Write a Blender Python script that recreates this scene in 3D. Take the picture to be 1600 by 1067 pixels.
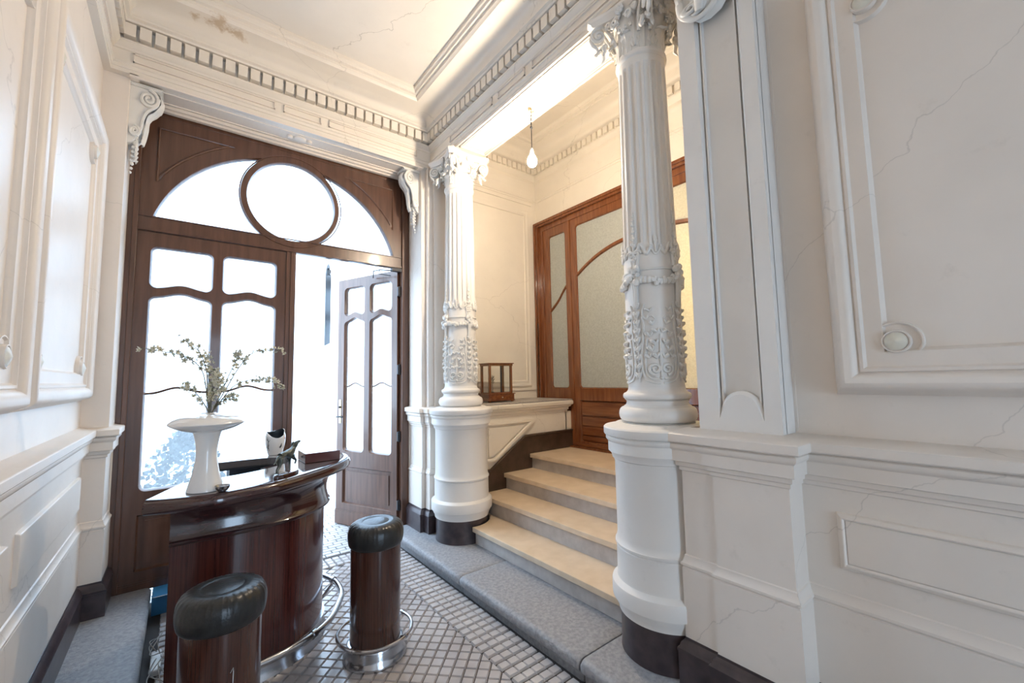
import bpy, bmesh, math, random
from mathutils import Vector, Matrix
from mathutils.geometry import tessellate_polygon
for _o in list(bpy.data.objects): bpy.data.objects.remove(_o)
scene = bpy.context.scene
COL = scene.collection
PI = math.pi
# ------------------------------------------------------------------ camera
cam_d = bpy.data.cameras.new('camera'); cam = bpy.data.objects.new('camera', cam_d); COL.objects.link(cam)
cam_d.sensor_width = 36.0; cam_d.sensor_fit = 'HORIZONTAL'; cam_d.lens = 659.0*36.0/1600.0
cam_d.clip_start = 0.02; cam_d.clip_end = 200
def _n(v): return Vector(v).normalized()
_f, _cx, _cy = 659.0, 800.0, 533.5
_Y = _n((283-_cx, 600-_cy, _f)); _X = _n((1646-_cx, 573-_cy, _f))
_X = (_X - _Y*_X.dot(_Y)*.5).normalized(); _Y = (_Y - _X*_Y.dot(_X)).normalized(); _Z = _X.cross(_Y)
def _w(c): c = Vector(c); return Vector((_X.dot(c), _Y.dot(c), _Z.dot(c)))
_r, _u, _b = _w((1,0,0)), _w((0,-1,0)), _w((0,0,-1))
cam.matrix_world = Matrix(((_r.x,_u.x,_b.x,0),(_r.y,_u.y,_b.y,0),(_r.z,_u.z,_b.z,1.5),(0,0,0,1)))
scene.camera = cam
# ------------------------------------------------------------------ view, world, lights
scene.view_settings.view_transform = 'Standard'; scene.view_settings.look = 'None'
scene.view_settings.gamma = 1.0; scene.view_settings.use_curve_mapping = False
scene.view_settings.exposure = -0.20
WORLD_COL = (0.57, 0.77, 1.0); WORLD_STR = 11.0
BULB_W = 92.0; ROOM_W = 120.0
world = bpy.data.worlds.new('sky'); scene.world = world; world.use_nodes = True
_bg = world.node_tree.nodes['Background']; _bg.inputs[0].default_value = (*WORLD_COL, 1); _bg.inputs[1].default_value = WORLD_STR
def lamp(name, kind, loc, energy, color, size=0.1, rot=None, label=None):
    d = bpy.data.lights.new(name, kind); d.energy = energy; d.color = color
    if kind == 'POINT': d.shadow_soft_size = size
    if kind == 'SUN': d.angle = size
    o = bpy.data.objects.new(name, d); COL.objects.link(o); o.location = loc
    if rot: o.rotation_euler = rot
    return o
def portal(name, loc, rot, sx, sy):
    d = bpy.data.lights.new(name, 'AREA'); d.shape = 'RECTANGLE'; d.size = sx; d.size_y = sy
    d.cycles.is_portal = True
    o = bpy.data.objects.new(name, d); COL.objects.link(o); o.location = loc; o.rotation_euler = rot
portal('daylight_portal', (0.71, 4.06, 1.76), (-PI/2,0,0), 2.2, 3.5)       # faces into the hall (-Y)
portal('daylight_portal', (0.75, -2.98, 1.25), (PI/2,0,0), .9, 2.5)       # rear opening
lamp('room_lamp', 'POINT', (4.0, 1.35, 2.3), ROOM_W, (1.0, 0.66, 0.20), 0.08)
# ------------------------------------------------------------------ mesh helpers
ORG = {}
class MB:
    def __init__(s): s.v = []; s.f = []
    def add(s, vs, fs):
        k = len(s.v); s.v += [tuple(p) for p in vs]; s.f += [tuple(i+k for i in q) for q in fs]; return s
    def box(s, x0, x1, y0, y1, z0, z1):
        return s.add([(x0,y0,z0),(x1,y0,z0),(x1,y1,z0),(x0,y1,z0),(x0,y0,z1),(x1,y0,z1),(x1,y1,z1),(x0,y1,z1)],
                     [(0,3,2,1),(4,5,6,7),(0,1,5,4),(1,2,6,5),(2,3,7,6),(3,0,4,7)])
    def frustum(s, x0, x1, y0, y1, z0, z1, i):
        return s.add([(x0,y0,z0),(x1,y0,z0),(x1,y1,z0),(x0,y1,z0),(x0+i,y0+i,z1),(x1-i,y0+i,z1),(x1-i,y1-i,z1),(x0+i,y1-i,z1)],
                     [(4,5,6,7),(0,1,5,4),(1,2,6,5),(2,3,7,6),(3,0,4,7)])
    def lathe(s, prof, cx=0, cy=0, n=48, a0=0, a1=2*PI, rf=None):
        full = abs(a1-a0-2*PI) < 1e-6; m = n if full else n+1; vs = []
        for (r, z) in prof:
            for i in range(m):
                a = a0+(a1-a0)*i/n; rr = rf(a, z, r) if rf else r
                vs.append((cx+rr*math.cos(a), cy+rr*math.sin(a), z))
        fs = []
        for j in range(len(prof)-1):
            for i in range(n):
                k = (i+1) % m if full else i+1
                fs.append((j*m+i, j*m+k, (j+1)*m+k, (j+1)*m+i))
        if full:
            if prof[0][0] > 1e-5: fs.append(tuple(reversed(range(m))))
            if prof[-1][0] > 1e-5: fs.append(tuple((len(prof)-1)*m+i for i in range(m)))
        return s.add(vs, fs)
    def tube(s, pts, r, n=8, sx=1.0, sy=1.0, up=None, closed=False):
        P = [Vector(p) for p in pts]; N = len(P); R = r if isinstance(r, (list, tuple)) else [r]*N
        ring = []; ref = Vector(up) if up else None
        for i in range(N):
            if closed: t = P[(i+1) % N]-P[i-1]
            else: t = P[min(i+1, N-1)]-P[max(i-1, 0)]
            if t.length < 1e-9: t = Vector((0,0,1))
            t.normalize()
            if ref is None: ref = Vector((0,0,1)) if abs(t.z) < .9 else Vector((1,0,0))
            a = ref - t*ref.dot(t)
            if a.length < 1e-5: a = t.orthogonal()
            a.normalize(); b = t.cross(a)
            if not up: ref = a
            ring.append([P[i] + a*(R[i]*sy*math.cos(2*PI*k/n)) + b*(R[i]*sx*math.sin(2*PI*k/n)) for k in range(n)])
        vs = [p for g in ring for p in g]; fs = []
        for i in range(N if closed else N-1):
            j = (i+1) % N
            for k in range(n): fs.append((i*n+k, i*n+(k+1) % n, j*n+(k+1) % n, j*n+k))
        if not closed: fs.append(tuple(reversed(range(n)))); fs.append(tuple((N-1)*n+k for k in range(n)))
        return s.add(vs, fs)
    def ball(s, c, r, sx=1, sy=1, sz=1, n=10, m=6):
        vs = [(c[0], c[1], c[2]-r*sz)]
        for j in range(1, m):
            a = -PI/2+PI*j/m
            for i in range(n): vs.append((c[0]+r*sx*math.cos(a)*math.cos(2*PI*i/n), c[1]+r*sy*math.cos(a)*math.sin(2*PI*i/n), c[2]+r*sz*math.sin(a)))
        vs.append((c[0], c[1], c[2]+r*sz)); fs = []
        for i in range(n):
            k = (i+1) % n; fs.append((0, 1+k, 1+i)); fs.append((len(vs)-1, 1+(m-2)*n+i, 1+(m-2)*n+k))
            for j in range(m-2): fs.append((1+j*n+i, 1+j*n+k, 1+(j+1)*n+k, 1+(j+1)*n+i))
        return s.add(vs, fs)
    def prism(s, poly, z0, z1, T=None):                 # closed 2D polygon extruded
        return s.plate(poly, [], z0, z1, T or (lambda u, v, w: (u, v, w)))
    def plate(s, outer, holes, w0, w1, T, ch=0.0):      # polygon with holes, thickness w0..w1, holes chamfered by ch at w0 side
        def area(l): return sum(l[i][0]*l[(i+1) % len(l)][1]-l[(i+1) % len(l)][0]*l[i][1] for i in range(len(l)))
        outer = list(outer) if area(outer) > 0 else list(reversed(outer))
        holes = [list(h) if area(h) < 0 else list(reversed(h)) for h in holes]
        def off(l, d):
            out = []; n = len(l)
            for i in range(n):
                p, q, r_ = l[i-1], l[i], l[(i+1) % n]
                e1 = Vector((q[0]-p[0], q[1]-p[1])); e2 = Vector((r_[0]-q[0], r_[1]-q[1]))
                if e1.length < 1e-7: e1 = e2
                if e2.length < 1e-7: e2 = e1
                e1.normalize(); e2.normalize()
                n1 = Vector((-e1.y, e1.x)); n2 = Vector((-e2.y, e2.x)); m = n1+n2
                if m.length < 1e-4: m = n1
                m.normalize(); c = max(.4, m.dot(n1)); out.append((q[0]+m.x*d/c, q[1]+m.y*d/c))
            return out
        def face(loops, w, flip):
            pts = [p for l in loops for p in l]
            tri = tessellate_polygon([[Vector((p[0], p[1], 0)) for p in l] for l in loops])
            s.add([T(p[0], p[1], w) for p in pts], [tuple(reversed(t)) if flip else tuple(t) for t in tri])
        big = [off(h, ch) for h in holes] if ch else holes
        face([outer]+big, w0, True); face([outer]+holes, w1, False)
        def wall(la, lb, wa, wb):
            n = len(la)
            s.add([T(p[0], p[1], wa) for p in la]+[T(p[0], p[1], wb) for p in lb], [(i, (i+1) % n, n+(i+1) % n, n+i) for i in range(n)])
        wall(outer, outer, w0, w1)
        for h, b in zip(holes, big):
            if ch: wm = w0+(w1-w0)*.35; wall(b, h, w0, wm); wall(h, h, wm, w1)
            else: wall(h, h, w0, w1)
        return s
    def sweep(s, path, prof, closed=False, side=1, cap=True):   # path in plan, prof (offset, z) closed polygon; offset to the left of travel * side
        P = [Vector(p) for p in path]; N = len(P); rows = []
        for i in range(N):
            if closed: e1 = P[i]-P[i-1]; e2 = P[(i+1) % N]-P[i]
            else:
                e1 = P[i]-P[i-1] if i > 0 else P[1]-P[0]; e2 = P[i+1]-P[i] if i < N-1 else P[i]-P[i-1]
            e1 = e1.normalized(); e2 = e2.normalized(); n1 = Vector((-e1.y, e1.x)); n2 = Vector((-e2.y, e2.x))
            m = (n1+n2).normalized(); c = max(.3, m.dot(n1)); m = m/c*side
            rows.append([(P[i].x+m.x*o, P[i].y+m.y*o, z) for (o, z) in prof])
        M = len(prof); vs = [p for r in rows for p in r]; fs = []
        for i in range(N if closed else N-1):
            j = (i+1) % N
            for k in range(M): fs.append((i*M+k, i*M+(k+1) % M, j*M+(k+1) % M, j*M+k))
        s.add(vs, fs)
        if cap and not closed:
            for i in (0, N-1):
                r = rows[i]; tri = tessellate_polygon([[Vector((o, z, 0)) for (o, z) in prof]]); s.add(r, [tuple(t) for t in tri])
        return s
def build(name, mb, m, parent=None, kind=None, label=None, smooth=True, ang=35, bevel=0, local=False, weld=True):
    me = bpy.data.meshes.new(name)
    ox, oy, oz = (0, 0, 0) if (local or parent is None) else ORG.get(parent.name, (0, 0, 0))
    me.from_pydata([(x-ox, y-oy, z-oz) for x, y, z in mb.v], [], mb.f)
    bm = bmesh.new(); bm.from_mesh(me)
    if weld: bmesh.ops.remove_doubles(bm, verts=bm.verts, dist=1e-5)
    bmesh.ops.recalc_face_normals(bm, faces=bm.faces); bm.to_mesh(me); bm.free()
    me.materials.append(m)
    if smooth:
        me.polygons.foreach_set('use_smooth', [True]*len(me.polygons)); me.set_sharp_from_angle(angle=math.radians(ang))
    o = bpy.data.objects.new(name, me); COL.objects.link(o)
    if parent is not None: o.parent = parent; ORG[o.name] = (ox, oy, oz)
    else: ORG[o.name] = (0, 0, 0)
    if bevel:
        b = o.modifiers.new('bevel', 'BEVEL'); b.width = bevel; b.segments = 2; b.limit_method = 'ANGLE'; b.angle_limit = math.radians(40)
    if kind: o['kind'] = kind
    if label: o['label'] = label
    return o
def thing(name, label, cat, loc=(0,0,0), group=None, kind=None):
    o = bpy.data.objects.new(name, None); o.empty_display_size = .05; COL.objects.link(o); o.location = loc; ORG[o.name] = tuple(loc)
    if label: o['label'] = label
    if cat: o['category'] = cat
    if group: o['group'] = group
    if kind: o['kind'] = kind
    return o
def tag(o, label, cat, group=None):
    o['label'] = label; o['category'] = cat
    if group: o['group'] = group
    return o
def recenter(o):                                    # put a single-mesh thing's origin at its base centre
    xs = [v.co for v in o.data.vertices]; c = Vector((sum(v.x for v in xs)/len(xs), sum(v.y for v in xs)/len(xs), min(v.z for v in xs)))
    o.data.transform(Matrix.Translation(-c)); o.location = c; return o
def copy_tree(o, parent=None, loc=None, label=None, rotz=None):
    c = o.copy(); COL.objects.link(c)
    if parent is not None: c.parent = parent
    if loc is not None: c.location = loc
    if rotz is not None: c.rotation_euler = (0, 0, rotz)
    if label: c['label'] = label
    for ch in [x for x in bpy.data.objects if x.parent == o]: copy_tree(ch, c)
    return c
def spline(pts, n=8, closed=False):
    P = [Vector(p) for p in pts]; N = len(P); out = []
    for i in range(N if closed else N-1):
        a, b = P[i], P[(i+1) % N]
        p0 = P[i-1] if (closed or i > 0) else a*2-b
        p3 = P[(i+2) % N] if (closed or i < N-2) else b*2-a
        for k in range(n):
            t = k/n; out.append(.5*((2*a)+(b-p0)*t+(2*p0-5*a+4*b-p3)*t*t+(3*a-p0-3*b+p3)*t**3))
    if not closed: out.append(P[-1])
    return out
# ------------------------------------------------------------------ materials
def mat(name, col, rough=.5, metal=0, spec=.5, col2=None, nscale=6, stretch=(1,1,1), bump=0, bscale=40, coat=0, detail=4, lo=.35, hi=.65, rough2=None):
    m = bpy.data.materials.new(name); m.use_nodes = True; nt = m.node_tree; N = nt.nodes; L = nt.links; b = N['Principled BSDF']
    b.inputs['Base Color'].default_value = (*col, 1); b.inputs['Roughness'].default_value = rough; b.inputs['Metallic'].default_value = metal
    b.inputs['Specular IOR Level'].default_value = spec; b.inputs['Coat Weight'].default_value = coat; b.inputs['Coat Roughness'].default_value = .08
    tc = N.new('ShaderNodeTexCoord'); mp = N.new('ShaderNodeMapping'); mp.inputs['Scale'].default_value = stretch; L.new(tc.outputs['Object'], mp.inputs[0])
    if col2:
        n = N.new('ShaderNodeTexNoise'); n.inputs['Scale'].default_value = nscale; n.inputs['Detail'].default_value = detail; L.new(mp.outputs[0], n.inputs[0])
        r = N.new('ShaderNodeValToRGB'); r.color_ramp.elements[0].position = lo; r.color_ramp.elements[1].position = hi
        r.color_ramp.elements[0].color = (*col, 1); r.color_ramp.elements[1].color = (*col2, 1); L.new(n.outputs[0], r.inputs[0]); L.new(r.outputs[0], b.inputs['Base Color'])
    if bump:
        n2 = N.new('ShaderNodeTexNoise'); n2.inputs['Scale'].default_value = bscale; n2.inputs['Detail'].default_value = 3; L.new(mp.outputs[0], n2.inputs[0])
        bp = N.new('ShaderNodeBump'); bp.inputs['Strength'].default_value = bump; bp.inputs['Distance'].default_value = .01; L.new(n2.outputs[0], bp.inputs['Height']); L.new(bp.outputs[0], b.inputs['Normal'])
    return m
def plaster(name, col, dirt=(0.60,0.54,0.47), crack=0.0, stain=0.0, spots=()):
    m = mat(name, col, rough=.42, spec=.4, col2=tuple(c*.94 for c in col), nscale=2.5, bump=.12, bscale=14)
    nt = m.node_tree; N = nt.nodes; L = nt.links; b = N['Principled BSDF']; src = b.inputs['Base Color'].links[0].from_socket
    tc = N.new('ShaderNodeTexCoord')
    def layer(fac, color):
        nonlocal src
        mx = N.new('ShaderNodeMix'); mx.data_type = 'RGBA'; mx.inputs['B'].default_value = (*color, 1)
        L.new(fac, mx.inputs['Factor']); L.new(src, mx.inputs['A']); src = mx.outputs['Result']; L.new(src, b.inputs['Base Color'])
    n = N.new('ShaderNodeTexNoise'); n.inputs['Scale'].default_value = 9; n.inputs['Detail'].default_value = 8; n.inputs['Roughness'].default_value = .7; L.new(tc.outputs['Object'], n.inputs[0])
    r = N.new('ShaderNodeMapRange'); r.inputs[1].default_value = .60; r.inputs[2].default_value = .80; r.inputs[4].default_value = .45; L.new(n.outputs[0], r.inputs[0]); layer(r.outputs[0], dirt)
    if crack:
        v = N.new('ShaderNodeTexVoronoi'); v.feature = 'DISTANCE_TO_EDGE'; v.inputs['Scale'].default_value = .42
        n3 = N.new('ShaderNodeTexNoise'); n3.inputs['Scale'].default_value = 4; n3.inputs['Detail'].default_value = 5; L.new(tc.outputs['Object'], n3.inputs[0])
        ad = N.new('ShaderNodeVectorMath'); ad.operation = 'MULTIPLY_ADD'; ad.inputs[1].default_value = (.25,.25,.25); L.new(n3.outputs[1], ad.inputs[0]); L.new(tc.outputs['Object'], ad.inputs[2]); L.new(ad.outputs[0], v.inputs[0])
        r2 = N.new('ShaderNodeMapRange'); r2.inputs[1].default_value = 0; r2.inputs[2].default_value = .0014; r2.inputs[3].default_value = crack; r2.inputs[4].default_value = 0; L.new(v.outputs[0], r2.inputs[0]); layer(r2.outputs[0], (.30,.26,.22))
    if stain:
        n4 = N.new('ShaderNodeTexNoise'); n4.inputs['Scale'].default_value = 2.2; n4.inputs['Detail'].default_value = 9; n4.inputs['Roughness'].default_value = .65; L.new(tc.outputs['Object'], n4.inputs[0])
        r4 = N.new('ShaderNodeMapRange'); r4.inputs[1].default_value = .66; r4.inputs[2].default_value = .72; r4.inputs[4].default_value = stain; L.new(n4.outputs[0], r4.inputs[0]); layer(r4.outputs[0], (.42,.29,.17))
    for (px_, py_, pz_, rad) in spots:             # water stains at fixed places on the plaster
        ds = N.new('ShaderNodeVectorMath'); ds.operation = 'DISTANCE'; ds.inputs[1].default_value = (px_, py_, pz_); L.new(tc.outputs['Object'], ds.inputs[0])
        n5 = N.new('ShaderNodeTexNoise'); n5.inputs['Scale'].default_value = 14; n5.inputs['Detail'].default_value = 8; n5.inputs['Roughness'].default_value = .7; L.new(tc.outputs['Object'], n5.inputs[0])
        a5 = N.new('ShaderNodeMath'); a5.operation = 'MULTIPLY_ADD'; a5.inputs[1].default_value = rad*2.4; L.new(n5.outputs[0], a5.inputs[0]); L.new(ds.outputs['Value'], a5.inputs[2])
        r5 = N.new('ShaderNodeMapRange'); r5.inputs[1].default_value = rad*1.35; r5.inputs[2].default_value = rad*1.75; r5.inputs[3].default_value = .75; r5.inputs[4].default_value = 0; L.new(a5.outputs[0], r5.inputs[0]); layer(r5.outputs[0], (.50,.36,.22))
    return m
M = {}
M['plaster'] = plaster('painted_plaster', (.82,.74,.665), crack=.30)
M['ent'] = plaster('entablature_plaster', (.80,.735,.655), crack=.30, spots=((.12,3.38,3.985,.13),(-.02,3.40,3.985,.07),(.24,3.40,3.985,.10)))
M['plaster_col'] = plaster('column_plaster', (.82,.78,.735), dirt=(.62,.58,.53))
M['ornament'] = plaster('ornament_plaster', (.80,.775,.735), dirt=(.45,.38,.31))
M['ceiling'] = plaster('ceiling_paint', (.80,.745,.68), crack=.5, stain=.35)
M['niche'] = plaster('warm_plaster', (.82,.76,.67), crack=.3)
M['plinth'] = mat('dark_plinth', (.035,.024,.028), rough=.28, col2=(.07,.05,.052), nscale=12, bump=.05)
M['plinth_stair'] = mat('brown_plinth', (.045,.028,.018), rough=.3, col2=(.08,.05,.035), nscale=10)
M['granite'] = mat('kerb_stone', (.25,.25,.262), rough=.55, col2=(.36,.352,.36), nscale=48, bump=.45, bscale=70, detail=8)
M['granite_top'] = mat('speckled_stone', (.20,.18,.17), rough=.5, col2=(.50,.46,.42), nscale=120, detail=6)
M['tread'] = mat('cream_marble_warm_lit', (.66,.515,.36), rough=.33, col2=(.75,.60,.44), nscale=7, bump=.04, detail=8)  # same marble as the risers; the bulb's warm light is put into this tan
M['riser'] = mat('cream_marble_cool_lit', (.44,.40,.375), rough=.5, col2=(.54,.50,.47), nscale=14, bump=.1, detail=8)  # same marble as the treads; cooler light on uprights is put into the grey
M['wood_far'] = mat('brown_oak', (.085,.038,.022), rough=.30, col2=(.13,.06,.036), nscale=3, stretch=(9,9,.8), spec=.5, coat=.25, bump=.05, bscale=30)
M['wood_stair'] = mat('varnished_oak', (.14,.042,.014), rough=.25, col2=(.22,.075,.026), nscale=3, stretch=(12,12,1.0), coat=.5)
M['wood_stair_h'] = mat('varnished_oak_rail', (.14,.042,.014), rough=.25, col2=(.22,.075,.026), nscale=3, stretch=(12,1,12), coat=.5)
M['rosewood'] = mat('rosewood', (.045,.011,.010), rough=.22, col2=(.098,.026,.020), nscale=4, stretch=(45,45,.6), coat=.6)
M['rosewood_dark'] = mat('dark_mahogany', (.028,.010,.012), rough=.16, col2=(.050,.018,.018), nscale=5, stretch=(3,3,14), coat=.8)
M['bar_top'] = mat('bar_top', (.08,.078,.085), rough=.09, col2=(.12,.115,.12), nscale=5, coat=1.0)
M['box_lacquer'] = mat('box_lacquer', (.10,.03,.028), rough=.08, coat=1.0)
M['stoolwood'] = mat('stool_rosewood', (.042,.014,.010), rough=.22, col2=(.080,.028,.018), nscale=4, stretch=(60,60,.8), coat=.5)
M['leather'] = mat('black_leather', (.016,.017,.018), rough=.30, col2=(.026,.027,.028), nscale=30, bump=.12, bscale=90)
M['chrome'] = mat('steel', (.50,.51,.54), rough=.18, metal=1, bump=.05, bscale=60)
M['ceramic'] = mat('white_glaze', (.82,.81,.80), rough=.12, coat=.6)
M['iron'] = mat('dark_iron', (.03,.03,.035), rough=.45, metal=.4)
M['brass'] = mat('aged_brass', (.50,.40,.24), rough=.35, metal=.9)
M['bronze'] = mat('green_bronze', (.07,.085,.082), rough=.38, metal=.75, col2=(.17,.19,.175), nscale=25, bump=.5, bscale=80)
M['tile'] = mat('floor_tile', (.38,.355,.355), rough=.20, coat=.35, col2=(.52,.49,.485), nscale=3.0, bump=.05, bscale=50, detail=6)
M['tile_border'] = mat('border_tile', (.44,.41,.41), rough=.24, col2=(.56,.53,.52), nscale=4.0, bump=.05, bscale=50, detail=6)
M['grout'] = mat('dark_joint', (.045,.038,.036), rough=.8)
M['paver'] = mat('grey_paver', (.40,.39,.39), rough=.5, col2=(.52,.51,.51), nscale=6, bump=.2)
M['facade'] = mat('white_render', (.85,.85,.86), rough=.8)
M['blossom'] = mat('blossom', (.66,.63,.52), rough=.6)
M['blossom_core'] = mat('blossom_core', (.42,.40,.20), rough=.6)
M['twig'] = mat('twig', (.14,.13,.09), rough=.7)
M['foliage'] = mat('foliage', (.02,.03,.03), rough=.6, col2=(.05,.065,.06), nscale=20)
M['clay'] = mat('pot_clay', (.18,.13,.12), rough=.7)
M['cream'] = mat('rosette_paint', (.70,.66,.56), rough=.4)
M['blue'] = mat('blue_card', (.05,.26,.52), rough=.45)
M['white'] = mat('white_plastic', (.75,.76,.76), rough=.4)
M['black'] = mat('black_plastic', (.01,.01,.012), rough=.35)
M['cableM'] = mat('grey_cable', (.30,.28,.25), rough=.45)
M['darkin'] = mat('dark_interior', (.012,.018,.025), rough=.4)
M['cabinet'] = mat('blue_grey_board', (.030,.042,.058), rough=.4)
M['red'] = mat('red_mark', (.55,.06,.08), rough=.5)
def glassmat(name, tint, tr=.85, rough=.05, trans=0.0, tcol=(.8,.8,.8), diff=0.0):
    m = bpy.data.materials.new(name); m.use_nodes = True; nt = m.node_tree; N = nt.nodes; L = nt.links; out = N['Material Output']; N.remove(N['Principled BSDF'])
    t = N.new('ShaderNodeBsdfTransparent'); t.inputs[0].default_value = (*tint, 1); g = N.new('ShaderNodeBsdfGlossy'); g.inputs['Roughness'].default_value = rough
    cur = t.outputs[0]
    if trans:
        tl = N.new('ShaderNodeBsdfTranslucent'); tl.inputs[0].default_value = (*tcol, 1); mx = N.new('ShaderNodeMixShader'); mx.inputs[0].default_value = trans; L.new(cur, mx.inputs[1]); L.new(tl.outputs[0], mx.inputs[2]); cur = mx.outputs[0]
    if diff:
        df = N.new('ShaderNodeBsdfDiffuse'); tc = N.new('ShaderNodeTexCoord'); nz = N.new('ShaderNodeTexNoise'); nz.inputs['Scale'].default_value = 70; nz.inputs['Detail'].default_value = 4
        L.new(tc.outputs['Object'], nz.inputs[0]); rp = N.new('ShaderNodeValToRGB'); rp.color_ramp.elements[0].color = tuple(c*.84 for c in tcol)+(1,); rp.color_ramp.elements[1].color = (*tcol, 1); rp.color_ramp.elements[0].position = .35; rp.color_ramp.elements[1].position = .65
        L.new(nz.outputs[0], rp.inputs[0]); L.new(rp.outputs[0], df.inputs[0]); L.new(rp.outputs[0], tl.inputs[0] if trans else df.inputs[0])
        mx = N.new('ShaderNodeMixShader'); mx.inputs[0].default_value = diff; L.new(cur, mx.inputs[1]); L.new(df.outputs[0], mx.inputs[2]); cur = mx.outputs[0]
    lw = N.new('ShaderNodeLayerWeight'); lw.inputs[0].default_value = .5; pw = N.new('ShaderNodeMath'); pw.operation = 'POWER'; pw.inputs[1].default_value = 4; L.new(lw.outputs['Facing'], pw.inputs[0]); ma = N.new('ShaderNodeMath'); ma.operation = 'MULTIPLY_ADD'; ma.inputs[1].default_value = .5; ma.inputs[2].default_value = .03; L.new(pw.outputs[0], ma.inputs[0]); mx = N.new('ShaderNodeMixShader'); L.new(ma.outputs[0], mx.inputs[0]); L.new(cur, mx.inputs[1]); L.new(g.outputs[0], mx.inputs[2]); L.new(mx.outputs[0], out.inputs[0])
    return m
M['glass'] = glassmat('window_glass', (.93,.97,1.0))
M['frost_clear'] = glassmat('rippled_glass', (.95,.98,1.0), trans=.10, tcol=(.9,.93,.95), rough=.2)
M['frost'] = glassmat('frosted_glass', (.9,.9,.85), rough=.3, trans=.85, tcol=(.72,.74,.70), diff=.50)
M['case_glass'] = glassmat('case_glass', (.96,.97,.97), rough=.03)
def emis(name, col, s):
    m = bpy.data.materials.new(name); m.use_nodes = True; N = m.node_tree.nodes; e = N.new('ShaderNodeEmission'); e.inputs[0].default_value = (*col, 1); e.inputs[1].default_value = s
    m.node_tree.links.new(e.outputs[0], N['Material Output'].inputs[0]); return m
M['bulb'] = emis('lit_bulb', (1.0,.84,.64), BULB_W*17.0)
# ================================================================== SETTING
XL, XR, YF, YB = -.475, 2.00, 3.60, -3.0           # upper wall faces, face of far entablature, rear wall
# ---- floor: dark joint bed + bevelled tiles (real relief)
mb = MB(); mb.box(-.80, 3.6, -3.2, 3.93, -.05, 0.0); floor = build('floor', mb, M['grout'], kind='structure', smooth=False)
T_ = .0636; rnd = random.Random(3)
mb = MB()
sq = T_/math.sqrt(2)*1.0
x0f, x1f, y1f = .125, 1.345, 3.70
cxs = [x1f-.045-.045*k for k in range(28)]
def diamond(mb, cx, cy, h, hi, z):
    a, b = h, hi
    mb.add([(cx-a,cy,0),(cx,cy-a,0),(cx+a,cy,0),(cx,cy+a,0),(cx-b,cy,z),(cx,cy-b,z),(cx+b,cy,z),(cx,cy+b,z)], [(4,5,6,7),(0,1,5,4),(1,2,6,5),(2,3,7,6),(3,0,4,7)])
def tri(mb, p, z):
    c = (sum(q[0] for q in p)/3, sum(q[1] for q in p)/3); f = lambda q, k: (c[0]+(q[0]-c[0])*k, c[1]+(q[1]-c[1])*k)
    a = [f(q, .86) for q in p]; b = [f(q, .68) for q in p]
    mb.add([(*q, 0) for q in a]+[(*q, z) for q in b], [(3,4,5),(0,1,4,3),(1,2,5,4),(2,0,3,5)])
nr = int((y1f+3.0)/.09)
for i, cx in enumerate(cxs):
    if cx-.045 < x0f-1e-4: break
    last = cx-.09 < x0f-1e-4
    for j in range(nr):
        cy = y1f-.045-.09*j-(.045 if i % 2 else 0)
        diamond(mb, cx, cy, .0430, .0355, .011)
        if i == 0: tri(mb, [(x1f, cy), (x1f, cy-.09), (x1f-.045, cy-.045)], .010)
xlf = x1f-.045*27
for j in range(nr):
    cy = y1f-.045-.09*j; tri(mb, [(xlf+.0, cy-.045), (xlf, cy+.045), (xlf+.045, cy)], .010)
build('tile_field', mb, M['tile'], parent=floor, smooth=False)
mb = MB()
for side in (0, 1):
    for r in range(4 if side == 0 else 3):
        xa = x1f+.0035+r*.0605 if side == 0 else .0685-r*.0605
        j = 0
        while y1f+.18-T_*j > -3.0:
            yb = y1f+.18-T_*j; j += 1
            mb.frustum(xa, xa+.0603, yb-T_+.013, yb, 0, .012, .0050)
for r in range(3):
    for k in range(21): mb.frustum(x0f+k*.0582, x0f+k*.0582+.052, y1f+.004+r*.0605, y1f+.004+r*.0605+.0585, 0, .011, .0045)
build('tile_border', mb, M['tile_border'], parent=floor, smooth=False)
# ---- outside paving
mb = MB(); mb.box(-6, 9, 3.93, 14, -.06, 0.0); og = build('ground', mb, M['grout'], kind='structure', smooth=False)
mb = MB(); row = 0; y = 3.94
while y < 8.2:
    x = -1.0-(.06 if row % 2 else 0)+rnd.uniform(-.012, .012)
    while x < 2.2: mb.frustum(x, x+.112, y, y+.055, 0, .006, .003); x += .12
    y += .0615; row += 1
build('paving_bricks', mb, M['paver'], parent=og, smooth=False)
mb = MB(); mb.box(-6, 9, 8.2, 14, 0, .006); mb.box(2.2, 9, 3.94, 8.2, 0, .006); mb.box(-6, -1.2, 3.94, 8.2, 0, .006); build('paving_slab', mb, M['paver'], parent=og, smooth=False)
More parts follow.
